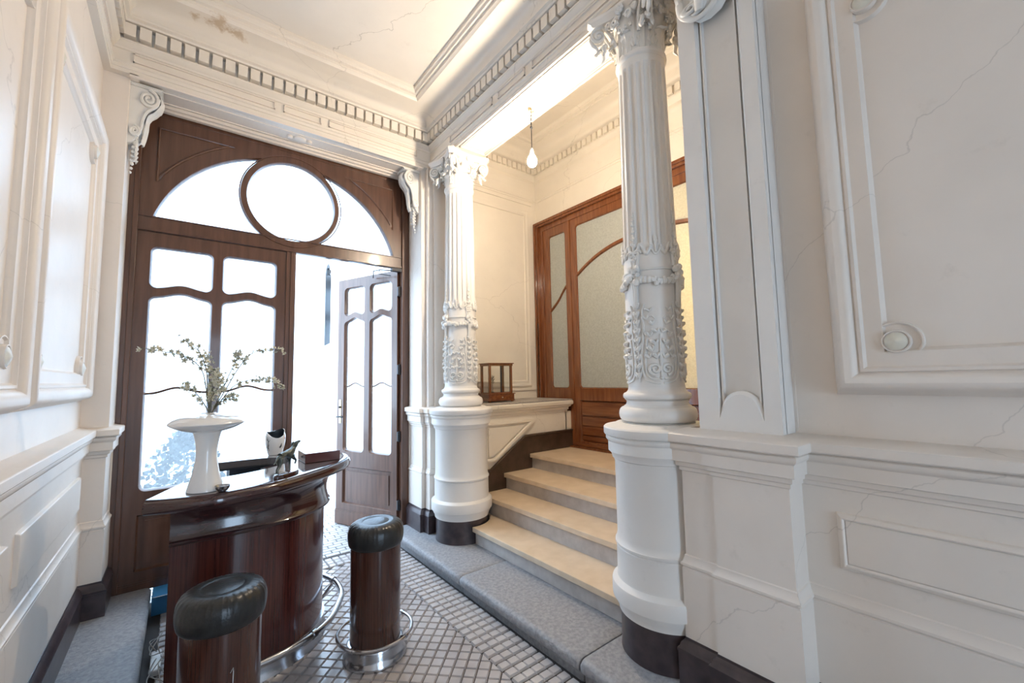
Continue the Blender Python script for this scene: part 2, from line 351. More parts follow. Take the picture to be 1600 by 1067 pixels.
# ---- kerb stones
def kerb(name, y0, y1, left=False, bk=1.98):
    mb = MB(); xe = 1.580
    prof = [(.42, .0), (0.032, .0), (0.030, .054), (0.006, .062), (0.0, .070), (0.0, .098), (.006, .110), (.018, .119), (.034, .123), (.42, .123)]
    if left: pts = [(max(-.110-o, -.425), z) for o, z in prof]
    else: pts = [(xe+o, z) for o, z in prof]
    if not left: pts = [(min(x, bk), z) for x, z in pts]
    n = 14; r = random.Random(int(y0*100))
    vs = []; ys = [y0+(y1-y0)*k/n for k in range(n+1)]; e = .012
    ys = [y0, y0+e]+ys[1:-1]+[y1-e, y1]
    for k, yy in enumerate(ys):
        s_ = .006 if k in (0, len(ys)-1) else 0
        for (x, z) in pts: vs.append((x+(s_ if not left else -s_)*(1 if abs(x-(xe if not left else -.11)) < .05 else 0)+r.uniform(-.0018, .0018), yy, max(0, z-s_*(1 if z > .1 else 0)+(r.uniform(-.0022, .0) if z > .06 else 0))))
    m = len(pts); fs = []
    for k in range(len(ys)-1):
        for i in range(m): fs.append((k*m+i, k*m+(i+1) % m, (k+1)*m+(i+1) % m, (k+1)*m+i))
    fs += [tuple(range(m)), tuple((len(ys)-1)*m+i for i in reversed(range(m)))]
    mb.add(vs, fs); return build(name, mb, M['granite'], ang=50)
KL = [('far', 3.93, 2.678), ('middle', 2.674, 1.542), ('near', 1.534, 1.06), ('near', 1.055, .10), ('rear', .095, -3.0)]
labs = ['worn grey kerb stone running back from the far column towards the open door', 'worn grey kerb stone along the foot of the marble steps, chipped top',
        'rough grey kerb stone under the near column', 'grey kerb stone in front of the near pilaster foot', 'grey kerb stone below the right wall behind the near pilaster']
for (nm, b, a), lb in zip(KL, labs): tag(recenter(kerb('kerb_stone', a, b, bk={'far': 2.2, 'middle': 2.2, 'near': 2.2 if a > 1 else 1.96, 'rear': 1.96}[nm])), lb, 'kerb', 'kerb stones')
tag(recenter(kerb('kerb_stone', 1.9, 3.93, True)), 'flat grey stone slab raised along the foot of the left wall', 'kerb')
tag(recenter(kerb('kerb_stone', -3.0, 1.895, True)), 'flat grey stone slab of the left wall side, nearest stretch', 'kerb')
# ---- dado / wall profile (offset from dado body face, z)
DADO = [(-.035, .1235), (.014, .1235), (.014, .622), (.010, .627), (.010, .631), (.019, .636), (.019, .646), (.012, .652), (.005, .672), (.005, .678), (0, .682), (0, 1.055), (.008, 1.060), (.008, 1.074), (.018, 1.080), (.020, 1.098), (.032, 1.102), (.032, 1.152),
        (.040, 1.158), (.046, 1.168), (.046, 1.180), (.040, 1.186), (.056, 1.190), (.060, 1.195), (.060, 1.226), (.054, 1.232), (.02, 1.238), (-.02, 1.252), (-.035, 1.252)]
PLINTH = [(0, .1235), (.040, .1235), (.040, .262), (.043, .264), (.043, .276), (.036, .282), (.030, .300), (.016, .312), (.016, .322), (0, .330)]
def wallrun(name, path, side, white, dark, bb, kind='structure', cap=True):
    a = build(name, MB().sweep(path, DADO, side=side, cap=cap), white, kind=kind)
    b = build(bb, MB().sweep(path, PLINTH, side=side, cap=cap), dark, kind=kind)
    return a, b
LP = [(-.455, -3.0), (-.455, 3.66), (-.352, 3.66), (-.352, 3.93)]
RP = [(1.97, -3.0), (1.97, .655), (1.838, .655), (1.838, .950), (1.848, .950), (1.848, 1.10), (2.02, 1.10)]
FP = [(2.10, 3.575), (1.822, 3.575), (1.822, 3.665), (1.785, 3.665), (1.785, 3.93)]
wl, bl = wallrun('wall_left', LP, -1, M['plaster'], M['plinth'], 'baseboard_left')
wr, br = wallrun('wall_right', RP, 1, M['plaster'], M['plinth'], 'baseboard_right')
wf, bf = wallrun('wall_far_right', FP, 1, M['plaster'], M['plinth'], 'baseboard_far')
def framebox(mb, T, a, b, z0, z1, prof):           # mitred rectangular frame; prof list of (inset, depth)
    rects = [[(a+i, z0+i), (b-i, z0+i), (b-i, z1-i), (a+i, z1-i)] for i, d in prof]
    vs = []
    for r, (i, d) in zip(rects, prof): vs += [T(u, v, d) for u, v in r]
    fs = []
    for k in range(len(prof)-1):
        for j in range(4): fs.append((k*4+j, k*4+(j+1) % 4, (k+1)*4+(j+1) % 4, (k+1)*4+j))
    mb.add(vs, fs)
# ---- upper walls
mb = MB(); mb.box(-.80, XL, -3.0, 4.0, .1245, 4.3); mb.box(-.49, -.46, -3.0, 3.66, .1240, 1.20); mb.box(-.60, -.345, 3.65, 4.03, 1.24, 3.56); mb.box(-.60, -.37, 3.675, 3.93, .1240, 1.245)
for (ya, yb) in ((2.36, 3.55), (1.00, 2.22), (-.36, .86)):       # raised dado blocks
    mb.prism([(-.50, .76), (-.50, .985), (-.440, .965), (-.440, .785)], ya, yb, T=lambda u, v, w: (u, w, v))
build('wall_left_panelling', mb, M['plaster'], kind='structure', smooth=False, bevel=.003)
mb = MB(); mb.box(XR, 2.30, -3.0, .70, .1245, 4.3)
mb.box(1.985, 2.30, -3.0, .66, .124, 1.2); mb.box(1.865, 2.0, .68, 1.06, .124, 1.245); mb.box(1.999, 2.2, .66, 1.012, .124, 3.55)
pn = [(.0, .0), (.004, .010), (.016, .016), (.020, .016), (.024, .010), (.026, .010)]; framebox(mb, lambda u, v, d: (1.970-d, u, v), -1.2, .548, .765, .972, pn); mb.box(1.9605, 1.98, -1.174, .522, .791, .946)
build('wall_right_panelling', mb, M['plaster'], kind='structure', smooth=False, bevel=.003)
# near pilaster with sunk rounded panel
def pilaster(name, x, ya, yb, label, group):
    t = thing(name, label, 'pilaster', (x+.1, (ya+yb)/2, 1.252), group)
    w = yb-ya; pa, pb = ya+.068, yb-.096
    hole = [(pb, 3.36), (pb, 1.335)]
    for k in range(1, 16):
        a = PI*k/16; hole.append(((pa+pb)/2+(pb-pa)/2*.985*math.cos(a), 1.335+.088*math.sin(a)))
    hole += [(pa, 1.335), (pa, 3.36)]
    mb = MB(); mb.plate([(ya, 1.252), (yb, 1.252), (yb, 3.55), (ya, 3.55)], [hole], x, x+.04, T=lambda u, v, w_: (w_, u, v), ch=.014)
    mb.box(x+.035, x+.128, ya, yb, 1.252, 3.55)
    build('shaft', mb, M['plaster_col'], parent=t)
    m2 = MB(); zz = [p for p in hole]
    for s_, e_ in (((pb-.012), 1), ((pa+.012), -1)):
        m2.box(x+.012, x+.036, s_-.004, s_+.004, 1.36, 3.36)
    build('inner_moulding', m2, M['plaster_col'], parent=t)
    return t
pilaster('pilaster', 1.87, .672, 1.012, 'wide white pilaster with a tall sunk round-ended panel beside the near column', None)
mb = MB(); mb.box(1.775, 2.2, 3.655, 4.03, 1.24, 3.56); mb.box(1.818, 2.2, 3.60, 3.70, 1.24, 3.56); mb.box(1.805, 2.2, 3.67, 3.93, .124, 1.245); mb.box(1.85, 2.2, 3.595, 3.70, .124, 1.245)
# curved corner fillet of the wall block
mb.box(1.87, 2.155, 3.575, 3.61, 1.24, 3.56)
build('wall_far_pier', mb, M['plaster'], kind='structure', smooth=False, bevel=.004)
mb = MB(); mb.box(-.80, -.345, 3.93, 4.10, 0, 3.6); mb.box(1.775, 2.2, 3.93, 4.10, 0, 3.6); mb.box(2.155, 3.55, 3.93, 4.10, 0, 4.4)
build('wall_far', mb, M['niche'], kind='structure', smooth=False)
mb = MB(); mb.box(-.8, 2.4, YB-.15, YB, 2.5, 4.3); mb.box(-.8, .3, YB-.15, YB, 0, 2.5); mb.box(1.2, 2.4, YB-.15, YB, 0, 2.5)
build('wall_back', mb, M['plaster'], kind='structure', smooth=False)
# ---- entablature (far + right beam + left) swept as one moulding
ENT = [(-.12, 3.55), (0, 3.55), (0, 3.575), (.006, 3.578), (.006, 3.600), (.014, 3.606), (.014, 3.616), (.002, 3.622), (.002, 3.700), (.010, 3.704), (.014, 3.716), (.020, 3.720), (.034, 3.742), (.040, 3.746), (.040, 3.758), (.010, 3.764), (.010, 3.868),
       (.064, 3.872), (.070, 3.884), (.088, 3.892), (.092, 3.905), (.086, 3.912), (.092, 3.940), (.118, 3.968), (.170, 3.985), (.262, 3.995), (.268, 4.003), (.280, 4.012), (.282, 4.030), (.300, 4.036), (.306, 4.052), (.318, 4.060), (.322, 4.10), (-.12, 4.10)]
EP = [(-.435, -3.0), (-.435, YF), (-.345, YF), (-.345, YF-.0)]
path = [(-.435, -3.0), (-.435, YF), (1.79, YF), (1.79, 3.46), (1.845, 3.46), (1.845, 3.44), (1.845, 1.18), (1.80, 1.18), (1.80, .62), (1.86, .62), (1.86, -3.0)]
path = [(-.435, -3.0), (-.435, YF), (1.845, YF), (1.845, 1.16), (1.79, 1.16), (1.79, .60), (1.845, .60), (1.845, -3.0)]
ent = build('trim_1', MB().sweep(path, ENT, side=-1), M['ent'], kind='structure')
mb = MB(); n_ = 0
def dent(mb, a, b, inn, z0=3.778, z1=3.862, st=.0785, w=.060, p0=.005, p1=.060):
    A = Vector(a); B = Vector(b); L_ = (B-A).length; e = (B-A)/L_; k = int(L_/st); nrm = Vector(inn)
    for i in range(k+1):
        c = A+e*(L_-k*st)/2+e*st*i
        q0 = c-e*w/2+nrm*p0; q1 = c+e*w/2+nrm*p1
        mb.box(min(q0.x, q1.x), max(q0.x, q1.x), min(q0.y, q1.y), max(q0.y, q1.y), z0, z1)
dent(mb, (-.36, YF), (1.78, YF), (0, -1)); dent(mb, (-.435, -1.2), (-.435, YF-.07), (1, 0)); dent(mb, (1.845, 1.24), (1.845, YF-.07), (-1, 0)); dent(mb, (1.79, .62), (1.79, 1.1), (-1, 0)); dent(mb, (1.845, -1.2), (1.845, .5), (-1, 0))
build('dentils', mb, M['ent'], parent=ent, smooth=False)
# frieze panels
mb = MB()
def fpan(mb, axis, f, a, b, d=-1):
    t = .012; z0, z1 = 3.632, 3.692
    def bx(p, q, za, zb):
        if axis == 'x': mb.box(p, q, min(f, f+d*t), max(f, f+d*t), za, zb)
        else: mb.box(min(f, f+d*t), max(f, f+d*t), p, q, za, zb)
    bx(a, b, z0, z0+.007); bx(a, b, z1-.007, z1); bx(a, a+.007, z0, z1); bx(b-.007, b, z0, z1)
for a, b in ((-.33, .50), (.56, .84), (.90, 1.70)): fpan(mb, 'x', YF-.002, a, b)
for a, b in ((1.30, 2.06), (2.14, 2.46), (2.54, 3.20)): fpan(mb, 'y', 1.843, a, b)
for a, b in ((-.2, 1.4), (1.5, 1.8), (1.9, 3.45)): fpan(mb, 'y', -.433, a, b, 1)
build('frieze_panels', mb, M['plaster'], parent=ent, smooth=False)
mb = MB(); mb.box(-.80, 2.0, YF+.001, 4.1, 3.552, 4.2); mb.box(-.8, -.436, -3.0, YF, 3.552, 4.2); mb.box(1.846, 2.155, .58, YF, 3.552, 4.45)
mb.box(1.846, 2.30, -3.0, .70, 3.552, 4.45)
build('beam_core', mb, M['plaster'], parent=ent, smooth=False)
# soffit mouldings of the far arch and of the beam
mb = MB()
for ya, yb, zz in ((3.602, 3.615, 3.535), (3.895, 3.928, 3.512), (3.868, 3.888, 3.528), (3.700, 3.708, 3.544), (3.84, 3.848, 3.544)): mb.box(-.345, 1.775, ya, yb, zz, 3.556)
mb.box(-.345, -.30, 3.6, 3.93, 3.538, 3.556); mb.box(1.73, 1.775, 3.6, 3.93, 3.538, 3.556)
mb.lathe([(.0, 3.530), (.03, 3.532), (.045, 3.538), (.05, 3.556)], .715, 3.775, 24); mb.lathe([(.012, 3.53), (.02, 3.535), (.022, 3.556)], .79, 3.775, 16); mb.lathe([(.012, 3.53), (.02, 3.535), (.022, 3.556)], .64, 3.775, 16)
build('soffit_moulding', mb, M['plaster'], parent=ent)
mb = MB()
xa, xb, ya, yb = 1.862, 2.138, 1.55, 3.08
for k, (i, w, z) in enumerate(((0, .012, 3.540), (.022, .006, 3.546))):
    mb.box(xa+i, xa+i+w, ya+i, yb-i, z, 3.553); mb.box(xb-i-w, xb-i, ya+i, yb-i, z, 3.553); mb.box(xa+i, xb-i, ya+i, ya+i+w, z, 3.553); mb.box(xa+i, xb-i, yb-i-w, yb-i, z, 3.553)
build('beam_soffit_moulding', mb, M['plaster'], parent=ent)
# ---- ceilings
mb = MB(); mb.box(-.8, 1.95, -3.0, 4.1, 4.085, 4.2); build('ceiling', mb, M['ceiling'], kind='structure', smooth=False)
mb = MB(); mb.box(2.15, 3.6, .6, 4.1, 4.36, 4.5); build('ceiling_stairs', mb, M['niche'], kind='structure', smooth=False)
# ---- stair hall walls
mb = MB(); mb.box(3.50, 3.62, .5, 4.1, 3.436, 4.45); mb.box(3.5, 3.62, .5, 4.1, 0, .714); build('wall_stairs', mb, M['niche'], kind='structure', smooth=False)
mb = MB(); mb.box(2.15, 3.6, .55, .70, 0, 4.45); build('wall_near', mb, M['niche'], kind='structure', smooth=False)
NENT = [(-.02, 3.71), (.006, 3.712), (.008, 3.730), (.016, 3.736), (.016, 3.75), (.004, 3.755), (.004, 3.84), (.01, 3.85), (.015, 3.90), (.03, 3.92), (.035, 3.94), (.02, 3.945), (.02, 3.985), (.05, 4.02), (.055, 4.04), (.05, 4.045), (.05, 4.13),
        (.085, 4.14), (.10, 4.155), (.11, 4.175), (.12, 4.22), (.17, 4.275), (.24, 4.30), (.245, 4.315), (.27, 4.325), (.275, 4.345), (.30, 4.36), (-.02, 4.37)]
np_ = [(2.155, .70), (3.50, .70), (3.50, 3.93), (2.155, 3.93)]
t2 = build('trim_2', MB().sweep(np_, NENT, closed=True, side=1), M['niche'], kind='structure')
mb = MB(); dent(mb, (2.25, 3.93), (3.44, 3.93), (0, -1), 4.052, 4.125, .075, .05, .048, .078); dent(mb, (3.5, .8), (3.5, 3.87), (-1, 0), 4.052, 4.125, .075, .05, .048, .078)
build('stair_dentils', mb, M['niche'], parent=t2, smooth=False)
# niche wall panel frame
mb = MB(); TN = lambda u, v, d: (u, 3.93-d, v)
framebox(mb, TN, 2.30, 3.369, 1.385, 3.584, [(0, 0), (.004, .014), (.02, .018), (.045, .008), (.06, .012), (.072, .012), (.078, 0)])
mb.box(2.155, 3.42, 3.915, 3.931, 1.345, 1.36); mb.box(2.155, 3.42, 3.918, 3.931, 3.66, 3.68)
build('wall_niche_panel', mb, M['niche'], kind='structure')
# ---- steps, landing, cheek wall and ledge
for k, (z0, z1, xe, xr) in enumerate(((.123, .265, 1.955, 1.985), (.265, .422, 2.236, 2.262), (.422, .570, 2.519, 2.546), (.570, .715, 2.858, 2.886))):
    t = thing('marble_step', ['lowest cream marble step with a chipped corner beside the far column pedestal', 'second cream marble step from the bottom between the two columns', 'third cream marble step from the bottom', 'top cream marble step in front of the wood and glass stair door'][k], 'step', (xe+.15, 2.31, z0+.001), 'marble steps between the columns')
    ye = 3.398; y0_ = 1.2
    xw = [2.40, 2.70, 3.02, 3.499][k]
    def plan(x0, R):
        if x0 > 2+R: return [(x0, y0_), (x0, ye), (xw, ye), (xw, y0_)]
        dy = math.sqrt(R*R-(2-x0)**2); P = [(x0, 1.312+dy), (x0, 3.32-dy)]; s0 = math.atan2(-dy, x0-2)
        P += [(2+R*math.cos(s0+(0-s0)*i/10), 3.32+R*math.sin(s0+(0-s0)*i/10)) for i in range(1, 11)]+[(2+R, ye), (xw, ye), (xw, y0_), (2+R, y0_)]
        s1 = math.atan2(dy, x0-2); P += [(2+R*math.cos(s1*i/10), 1.312+R*math.sin(s1*i/10)) for i in range(0, 10)]
        return P
    mb = MB(); mb.prism(plan(xr, [.242, .270, .2, .2][k]), z0+.001 if k == 0 else z0, z1-.038); build('riser', mb, M['riser'], parent=t, smooth=False)
    mb = MB(); mb.prism(plan(xe, [.242, .270, .2, .2][k]), z1-.038, z1); build('tread', mb, M['tread'], parent=t, smooth=False, bevel=.003)
mb = MB(); cheek = [(2.16, .12), (2.16, .57), (2.42, .60), (2.72, .80), (2.90, .905), (3.50, .905), (3.50, .12)]
mb.prism([(2.10, .125), (2.10, .62), (2.36, .62), (2.80, .900), (3.50, .900), (3.50, .125)], 3.385, 3.40, T=lambda u, v, w: (u, w, v))
bs = build('baseboard_stairs', mb, M['plinth_stair'], kind='structure', smooth=False, bevel=.003)
mb = MB(); mb.tube([(2.10, 3.385, .622), (2.36, 3.385, .622), (2.80, 3.385, .902), (3.50, 3.385, .902)], .012, 8); build('baseboard_bead', mb, M['plinth_stair'], parent=bs)
mb = MB(); mb.box(2.10, 3.415, 3.401, 3.93, .10, 1.215)
mb.sweep([(3.42, 3.95), (3.42, 3.40), (2.0, 3.40)], [(-.2, 1.11), (.004, 1.11), (.006, 1.13), (.016, 1.135), (.018, 1.16), (.036, 1.170), (.04, 1.185), (.052, 1.19), (.056, 1.20), (.056, 1.225), (.05, 1.234), (-.2, 1.234)], side=1)
mb.box(3.40, 3.50, 3.401, 3.93, .9, 1.11)
TC = lambda u, v, w: (u, 3.401-w, v)
mb.plate([(2.30, .70), (2.42, .70), (2.93, 1.04), (2.93, 1.06), (2.30, 1.06)], [[(2.325, .725), (2.41, .725), (2.86, 1.035), (2.325, 1.035)]], .024, 0, TC, ch=.010); mb.plate([(2.345, .745), (2.40, .745), (2.80, 1.015), (2.345, 1.015)], [], .016, 0, TC)
build('wall_ledge', mb, M['niche'], kind='structure', ang=25)
mb = MB(); mb.box(2.02, 3.470, 3.350, 3.93, 1.2345, 1.2500); build('trim_3', mb, M['granite_top'], kind='structure', smooth=False, bevel=.003)
# ================================================================== WALL PANELS (bolection frames with corner rosettes)
def wall_panel(name, x, d, ya, yb, z0, z1, label, ros_label):
    # d=+1: wall faces -X (right wall); d=-1 faces +X (left wall)
    t = thing(name, label, 'wall panel', (x, (ya+yb)/2, z0), 'framed wall panels with rosettes')
    T = lambda u, v, w: (x-d*w, u, v)
    mb = MB(); P = [(0, 0), (.004, .010), (.010, .026), (.018, .052), (.030, .066), (.045, .070), (.060, .064), (.074, .050), (.080, .034), (.083, .034), (.086, .040), (.096, .040), (.100, .030), (.104, .024), (.155, .024), (.158, .016), (.162, .012), (.166, .0)]
    if d < 0: P = [(i, w*.8) for i, w in P]
    framebox(mb, T, ya, yb, z0, z1, P)
    build('frame', mb, M['plaster'], parent=t)
    i = .19; k = .8 if d < 0 else 1
    for (u, v) in ((ya+i, z0+i), (yb-i, z0+i), (ya+i, z1-i), (yb-i, z1-i)):
        m = MB(); prof = [(.002, .045), (.020, .036), (.034, .030), (.036, .034), (.039, .034), (.041, .026), (.041, .012), (.060, .012), (.066, .022), (.070, .022), (.072, .0)]
        vs = []; fs = []; n = 36
        for (r, w) in prof:
            for q in range(n): vs.append(T(u+r*math.cos(2*PI*q/n), v+r*math.sin(2*PI*q/n), w*k))
        for a in range(len(prof)-1):
            for q in range(n): fs.append((a*n+q, a*n+(q+1) % n, (a+1)*n+(q+1) % n, (a+1)*n+q))
        fs.append(tuple(range(n))); m.add(vs, fs)
        build('rosette', m, M['plaster'], parent=t, ang=28)
        m2 = MB(); vs = []; fs = []
        for (r, w) in ((.0015, .0475), (.018, .040), (.031, .0335)):
            for q in range(n): vs.append(T(u+r*math.cos(2*PI*q/n), v+r*math.sin(2*PI*q/n), w*k))
        for a in range(2):
            for q in range(n): fs.append((a*n+q, a*n+(q+1) % n, (a+1)*n+(q+1) % n, (a+1)*n+q))
        fs.append(tuple(range(n))); m2.add(vs, fs); build('rosette_centre', m2, M['cream'], parent=t, label='cream painted cone of the rosette')
    return t
wall_panel('wall_panel', XR, 1, -1.10, .522, 1.41, 3.08, 'large cream wall panel in a heavy moulded frame with corner rosettes, right wall', '')
wall_panel('wall_panel', XL, -1, 2.30, 3.63, 1.41, 3.09, 'tall cream moulded panel on the left wall, the one next to the wooden entrance', '')
wall_panel('wall_panel', XL, -1, .94, 2.28, 1.41, 3.09, 'tall cream moulded panel on the left wall, the nearer one cut by the photo edge', '')
# ================================================================== ORNAMENT HELPERS
def leaf(mb, P, out, w, h, curl, lobes=4, nu=12, nv=6, droop=.0):
    P = Vector(P); out = Vector(out).normalized(); up = Vector((0,0,1)); sd = up.cross(out)
    vs = []
    for i in range(nu+1):
        t = i/nu
        zz = h*(math.sin(min(t, .82)/.82*PI/2) - (max(0, t-.82)/.18)**1.5*.16)
        oo = curl*(t**3.0)
        ww = w*(.55+.75*math.sin(PI*min(1, t*1.02)**.8))*.5*(1-.35*t)*(1+.20*math.sin(lobes*2*PI*t)) if t < .995 else w*.12
        for j in range(nv+1):
            s = (j/nv-.5)*2
            bow = -.18*w*s*s+.05*w*math.cos(3*PI*s)*(1-t*.5)
            vs.append(P+up*zz+out*(oo+bow)+sd*(ww*s))
    fs = [(i*(nv+1)+j, i*(nv+1)+j+1, (i+1)*(nv+1)+j+1, (i+1)*(nv+1)+j) for i in range(nu) for j in range(nv)]
    k = len(vs); back = [v-out*.006 for v in vs]
    mb.add(vs, fs); mb.add(back, [tuple(reversed(f)) for f in fs])
def spiral(c, a, b, r, turns=1.75, start=0, n=36, rmin=.15, lift=None, l=0):
    c = Vector(c); a = Vector(a); b = Vector(b); out = []
    for i in range(n+1):
        t = i/n; rr = r*(1-(1-rmin)*t**.85); th = start+turns*2*PI*t
        p = c+a*(rr*math.cos(th))+b*(rr*math.sin(th))
        if lift is not None: p = p+Vector(lift)*(l*t)
        out.append(p)
    return out
def acanthus(mb, c, out, size, rnd, n=5):             # small curled leaf sprig
    for k in range(n):
        a = rnd.uniform(0, 2*PI); out = Vector(out).normalized(); s = out.orthogonal().normalized(); t = out.cross(s)
        d = s*math.cos(a)+t*math.sin(a)
        pts = [Vector(c)+d*size*q*.5+out*size*.35*math.sin(q*2.2) for q in (0, .35, .7, 1.0)]
        mb.tube(pts, [size*.16, size*.22, size*.16, size*.04], 6)
# ================================================================== COLUMNS (fluted shaft over a relief drum, composite capital)
def make_column(label):
    t = thing('column', label, 'column', (0, 0, 0), 'fluted columns of the stair screen'); rr = random.Random(5)
    mb = MB(); mb.lathe([(.0, .1235), (.232, .1235), (.228, .150), (.226, .318), (0, .318)], n=72); build('dark_plinth', mb, M['plinth'], parent=t, local=True, label='dark painted round foot')
    mb = MB(); mb.lathe([(0, .312), (.236, .312), (.240, .335), (.250, .352), (.254, .372), (.266, .378), (.267, .392), (.267, .440), (.264, .452), (.252, .462), (.240, .472), (.238, .480), (.237, .622), (.233, .627), (.233, .631), (.243, .636), (.243, .646), (.237, .652), (.233, .672), (.231, .680), (.230, 1.050),
                         (.233, 1.056), (.233, 1.064), (.242, 1.070), (.246, 1.090), (.252, 1.096), (.254, 1.104), (.262, 1.106), (.262, 1.156), (.268, 1.162), (.273, 1.170), (.273, 1.180), (.267, 1.186), (.280, 1.192), (.283, 1.198), (.283, 1.228), (.276, 1.235), (.24, 1.240), (.215, 1.252), (0, 1.252)], n=96)
    build('pedestal', mb, M['plaster_col'], parent=t, local=True)
    mb = MB(); prof = [(0, 1.25), (.180, 1.25), (.188, 1.256)]
    for k in range(9): a = -PI/2+PI*k/8; prof.append((.172+.026*math.cos(a), 1.296+.038*math.sin(a)))
    prof += [(.170, 1.338), (.160, 1.344), (.156, 1.356), (.158, 1.366), (.166, 1.372)]
    for k in range(7): a = -PI/2+PI*k/6; prof.append((.158+.016*math.cos(a), 1.390+.018*math.sin(a)))
    prof += [(.156, 1.410), (.150, 1.416), (.146, 1.424), (.144, 1.436), (0, 1.436)]
    mb.lathe(prof, n=72); build('base', mb, M['plaster_col'], parent=t, local=True)
    # shaft
    def R(z): return .143 if z < 1.5 else (.143-.003*(z-1.5)/.7 if z < 2.2 else .140-.0125*(z-2.2)/1.0)
    zs = [1.434, 1.445, 1.455, 1.50, 1.6, 1.8, 1.93, 2.0, 2.05, 2.10, 2.13, 2.16, 2.18, 2.20, 2.22, 2.26, 2.4, 2.6, 2.8, 3.0, 3.12, 3.16, 3.175, 3.185, 3.195, 3.21, 3.235]
    NF = 20
    def rf(a, z, r):
        if z < 2.17 or z > 3.195: return r
        ph = (a*NF/(2*PI)) % 1.0; s = abs(ph-.5)*2
        if s > .66: return r
        q = math.sqrt(max(0, 1-(s/.66)**2)); e = 1.0
        if z > 3.16: e = max(0, 1-((z-3.16)/.035)**2); e = e if q > (1-e)*.9 else 0
        if z < 2.20: e = max(0, (z-2.17)/.03)
        return r-.0130*q*e
    mb = MB(); mb.lathe([(R(z), z) for z in zs]+[(.132, 3.238), (.137, 3.244), (.139, 3.254), (.137, 3.264), (.130, 3.270), (0, 3.272)], n=20*14, rf=rf)
    build('shaft', mb, M['plaster_col'], parent=t, local=True, ang=28)
    cyl = lambda a, z, o=0: Vector(((R(z)+o)*math.cos(a), (R(z)+o)*math.sin(a), z-(.016 if z < 1.9 else 0)))
    # relief of lower drum: four cartouches with scrolls and leaves
    mb = MB()
    for q in range(4):
        c = q*PI/2+PI/4+PI    # cartouche axis
        for s in (-1, 1):
            pts = [(c+s*a, z) for a, z in ((.06, 1.475), (.30, 1.478), (.56, 1.50), (.66, 1.58), (.60, 1.68), (.54, 1.76), (.58, 1.83), (.50, 1.88))]
            mb.tube([cyl(a, z, .003) for a, z in [(p.x, p.y) for p in spline([(a, z, 0) for a, z in pts], 5)]], .0055, 6)
            pts = [(c+s*a, z) for a, z in ((.10, 1.495), (.34, 1.50), (.50, 1.53), (.52, 1.60), (.44, 1.70))]
            mb.tube([cyl(p.x, p.y, .002) for p in spline([(a, z, 0) for a, z in pts], 5)], .0062, 6)
            # scroll pair
            pts = []
            for i in range(27):
                tt = i/26; rad = .030*(1-.8*tt); th = -PI/2+s*0+tt*3.2*PI
                pts.append(cyl(c+s*(.20+rad*math.cos(th)/.14), 1.545+rad*math.sin(th), .005))
            mb.tube(pts, [.0092*(1-.35*i/26) for i in range(27)], 6)
            for (a, z, sz) in ((.12, 1.60, .032), (.28, 1.635, .034), (.38, 1.60, .026), (.16, 1.67, .030), (.34, 1.71, .030), (.10, 1.73, .024), (.24, 1.77, .026), (.44, 1.80, .022), (.32, 1.84, .020)):
                p0 = cyl(c+s*a, z, .0)
                a1 = s*(.10+rr.uniform(0, .08)); pts = [cyl(c+s*a+a1*k, z+sz*(1.1*k-.5*k*k), .002+.009*math.sin(PI*min(1, k))) for k in (0, .3, .6, .9, 1.1)]
                mb.tube(pts, [.006, sz*.30, sz*.38, sz*.24, .003], 6)
                pts = [cyl(c+s*a-a1*.5*k, z+sz*(.9*k), .002+.007*math.sin(PI*min(1, k))) for k in (0, .35, .7, 1.05)]
                mb.tube(pts, [.004, sz*.22, sz*.27, .003], 6)
            mb.tube([cyl(c+s*.14, 1.80, .003), cyl(c+s*.24, 1.815, .004), cyl(c+s*.36, 1.812, .004), cyl(c+s*.46, 1.80, .003)], .004, 6)
        mb.ball(cyl(c, 1.50, .004), .010); mb.tube([cyl(c, 1.50, .002), cyl(c, 1.60, .004), cyl(c, 1.72, .003)], [.006, .009, .003], 6)
        # leafy pendant strip between cartouches
        k_ = c+PI/4
        for z in [1.50+.045*i for i in range(9)]:
            for s in (-1, 1):
                pts = [cyl(k_+s*.10*k, z+.028*k, .003+.008*math.sin(PI*k*.9)) for k in (0, .4, .8, 1.1)]
                mb.tube(pts, [.006, .0105, .010, .003], 6)
        mb.tube([cyl(k_, 1.48, .002), cyl(k_, 1.88, .002)], .004, 6); mb.ball(cyl(k_, 1.515, .010), .012)
    build('cartouche_relief', mb, M['ornament'], parent=t, local=True)
    # garland ring with knots, ribbons, cusps and climbing pendants
    mb = MB()
    for q in range(4):
        c = q*PI/2+PI
        # knot
        for k in range(14):
            a = c+rr.uniform(-.16, .16); z = 2.00+rr.uniform(-.035, .06); mb.ball(cyl(a, z, .014+rr.uniform(0, .014)), rr.uniform(.012, .021), n=7, m=5)
        mb.tube([cyl(c+.03, 1.985, .014), cyl(c+.05, 1.93, .012), cyl(c+.02, 1.875, .008)], [.016, .012, .013], 6); mb.tube([cyl(c-.05, 1.985, .014), cyl(c-.03, 1.94, .012), cyl(c-.02, 1.875, .008)], [.013, .010, .012], 6)
        mb.ball(cyl(c, 1.865, .008), .013, sz=.6)
        mb.tube([cyl(c-.12, 1.862, .004), cyl(c+.12, 1.862, .004)], .005, 6)
        # swag to next knot
        for k in range(1, 12):
            tt = k/12; a = c+PI/2*tt; z = 2.005-.030*math.sin(PI*tt)
            for m_ in range(3): mb.ball(cyl(a+rr.uniform(-.05, .05), z+rr.uniform(-.013, .013), .008+rr.uniform(0, .006)), rr.uniform(.011, .0175), n=7, m=5)
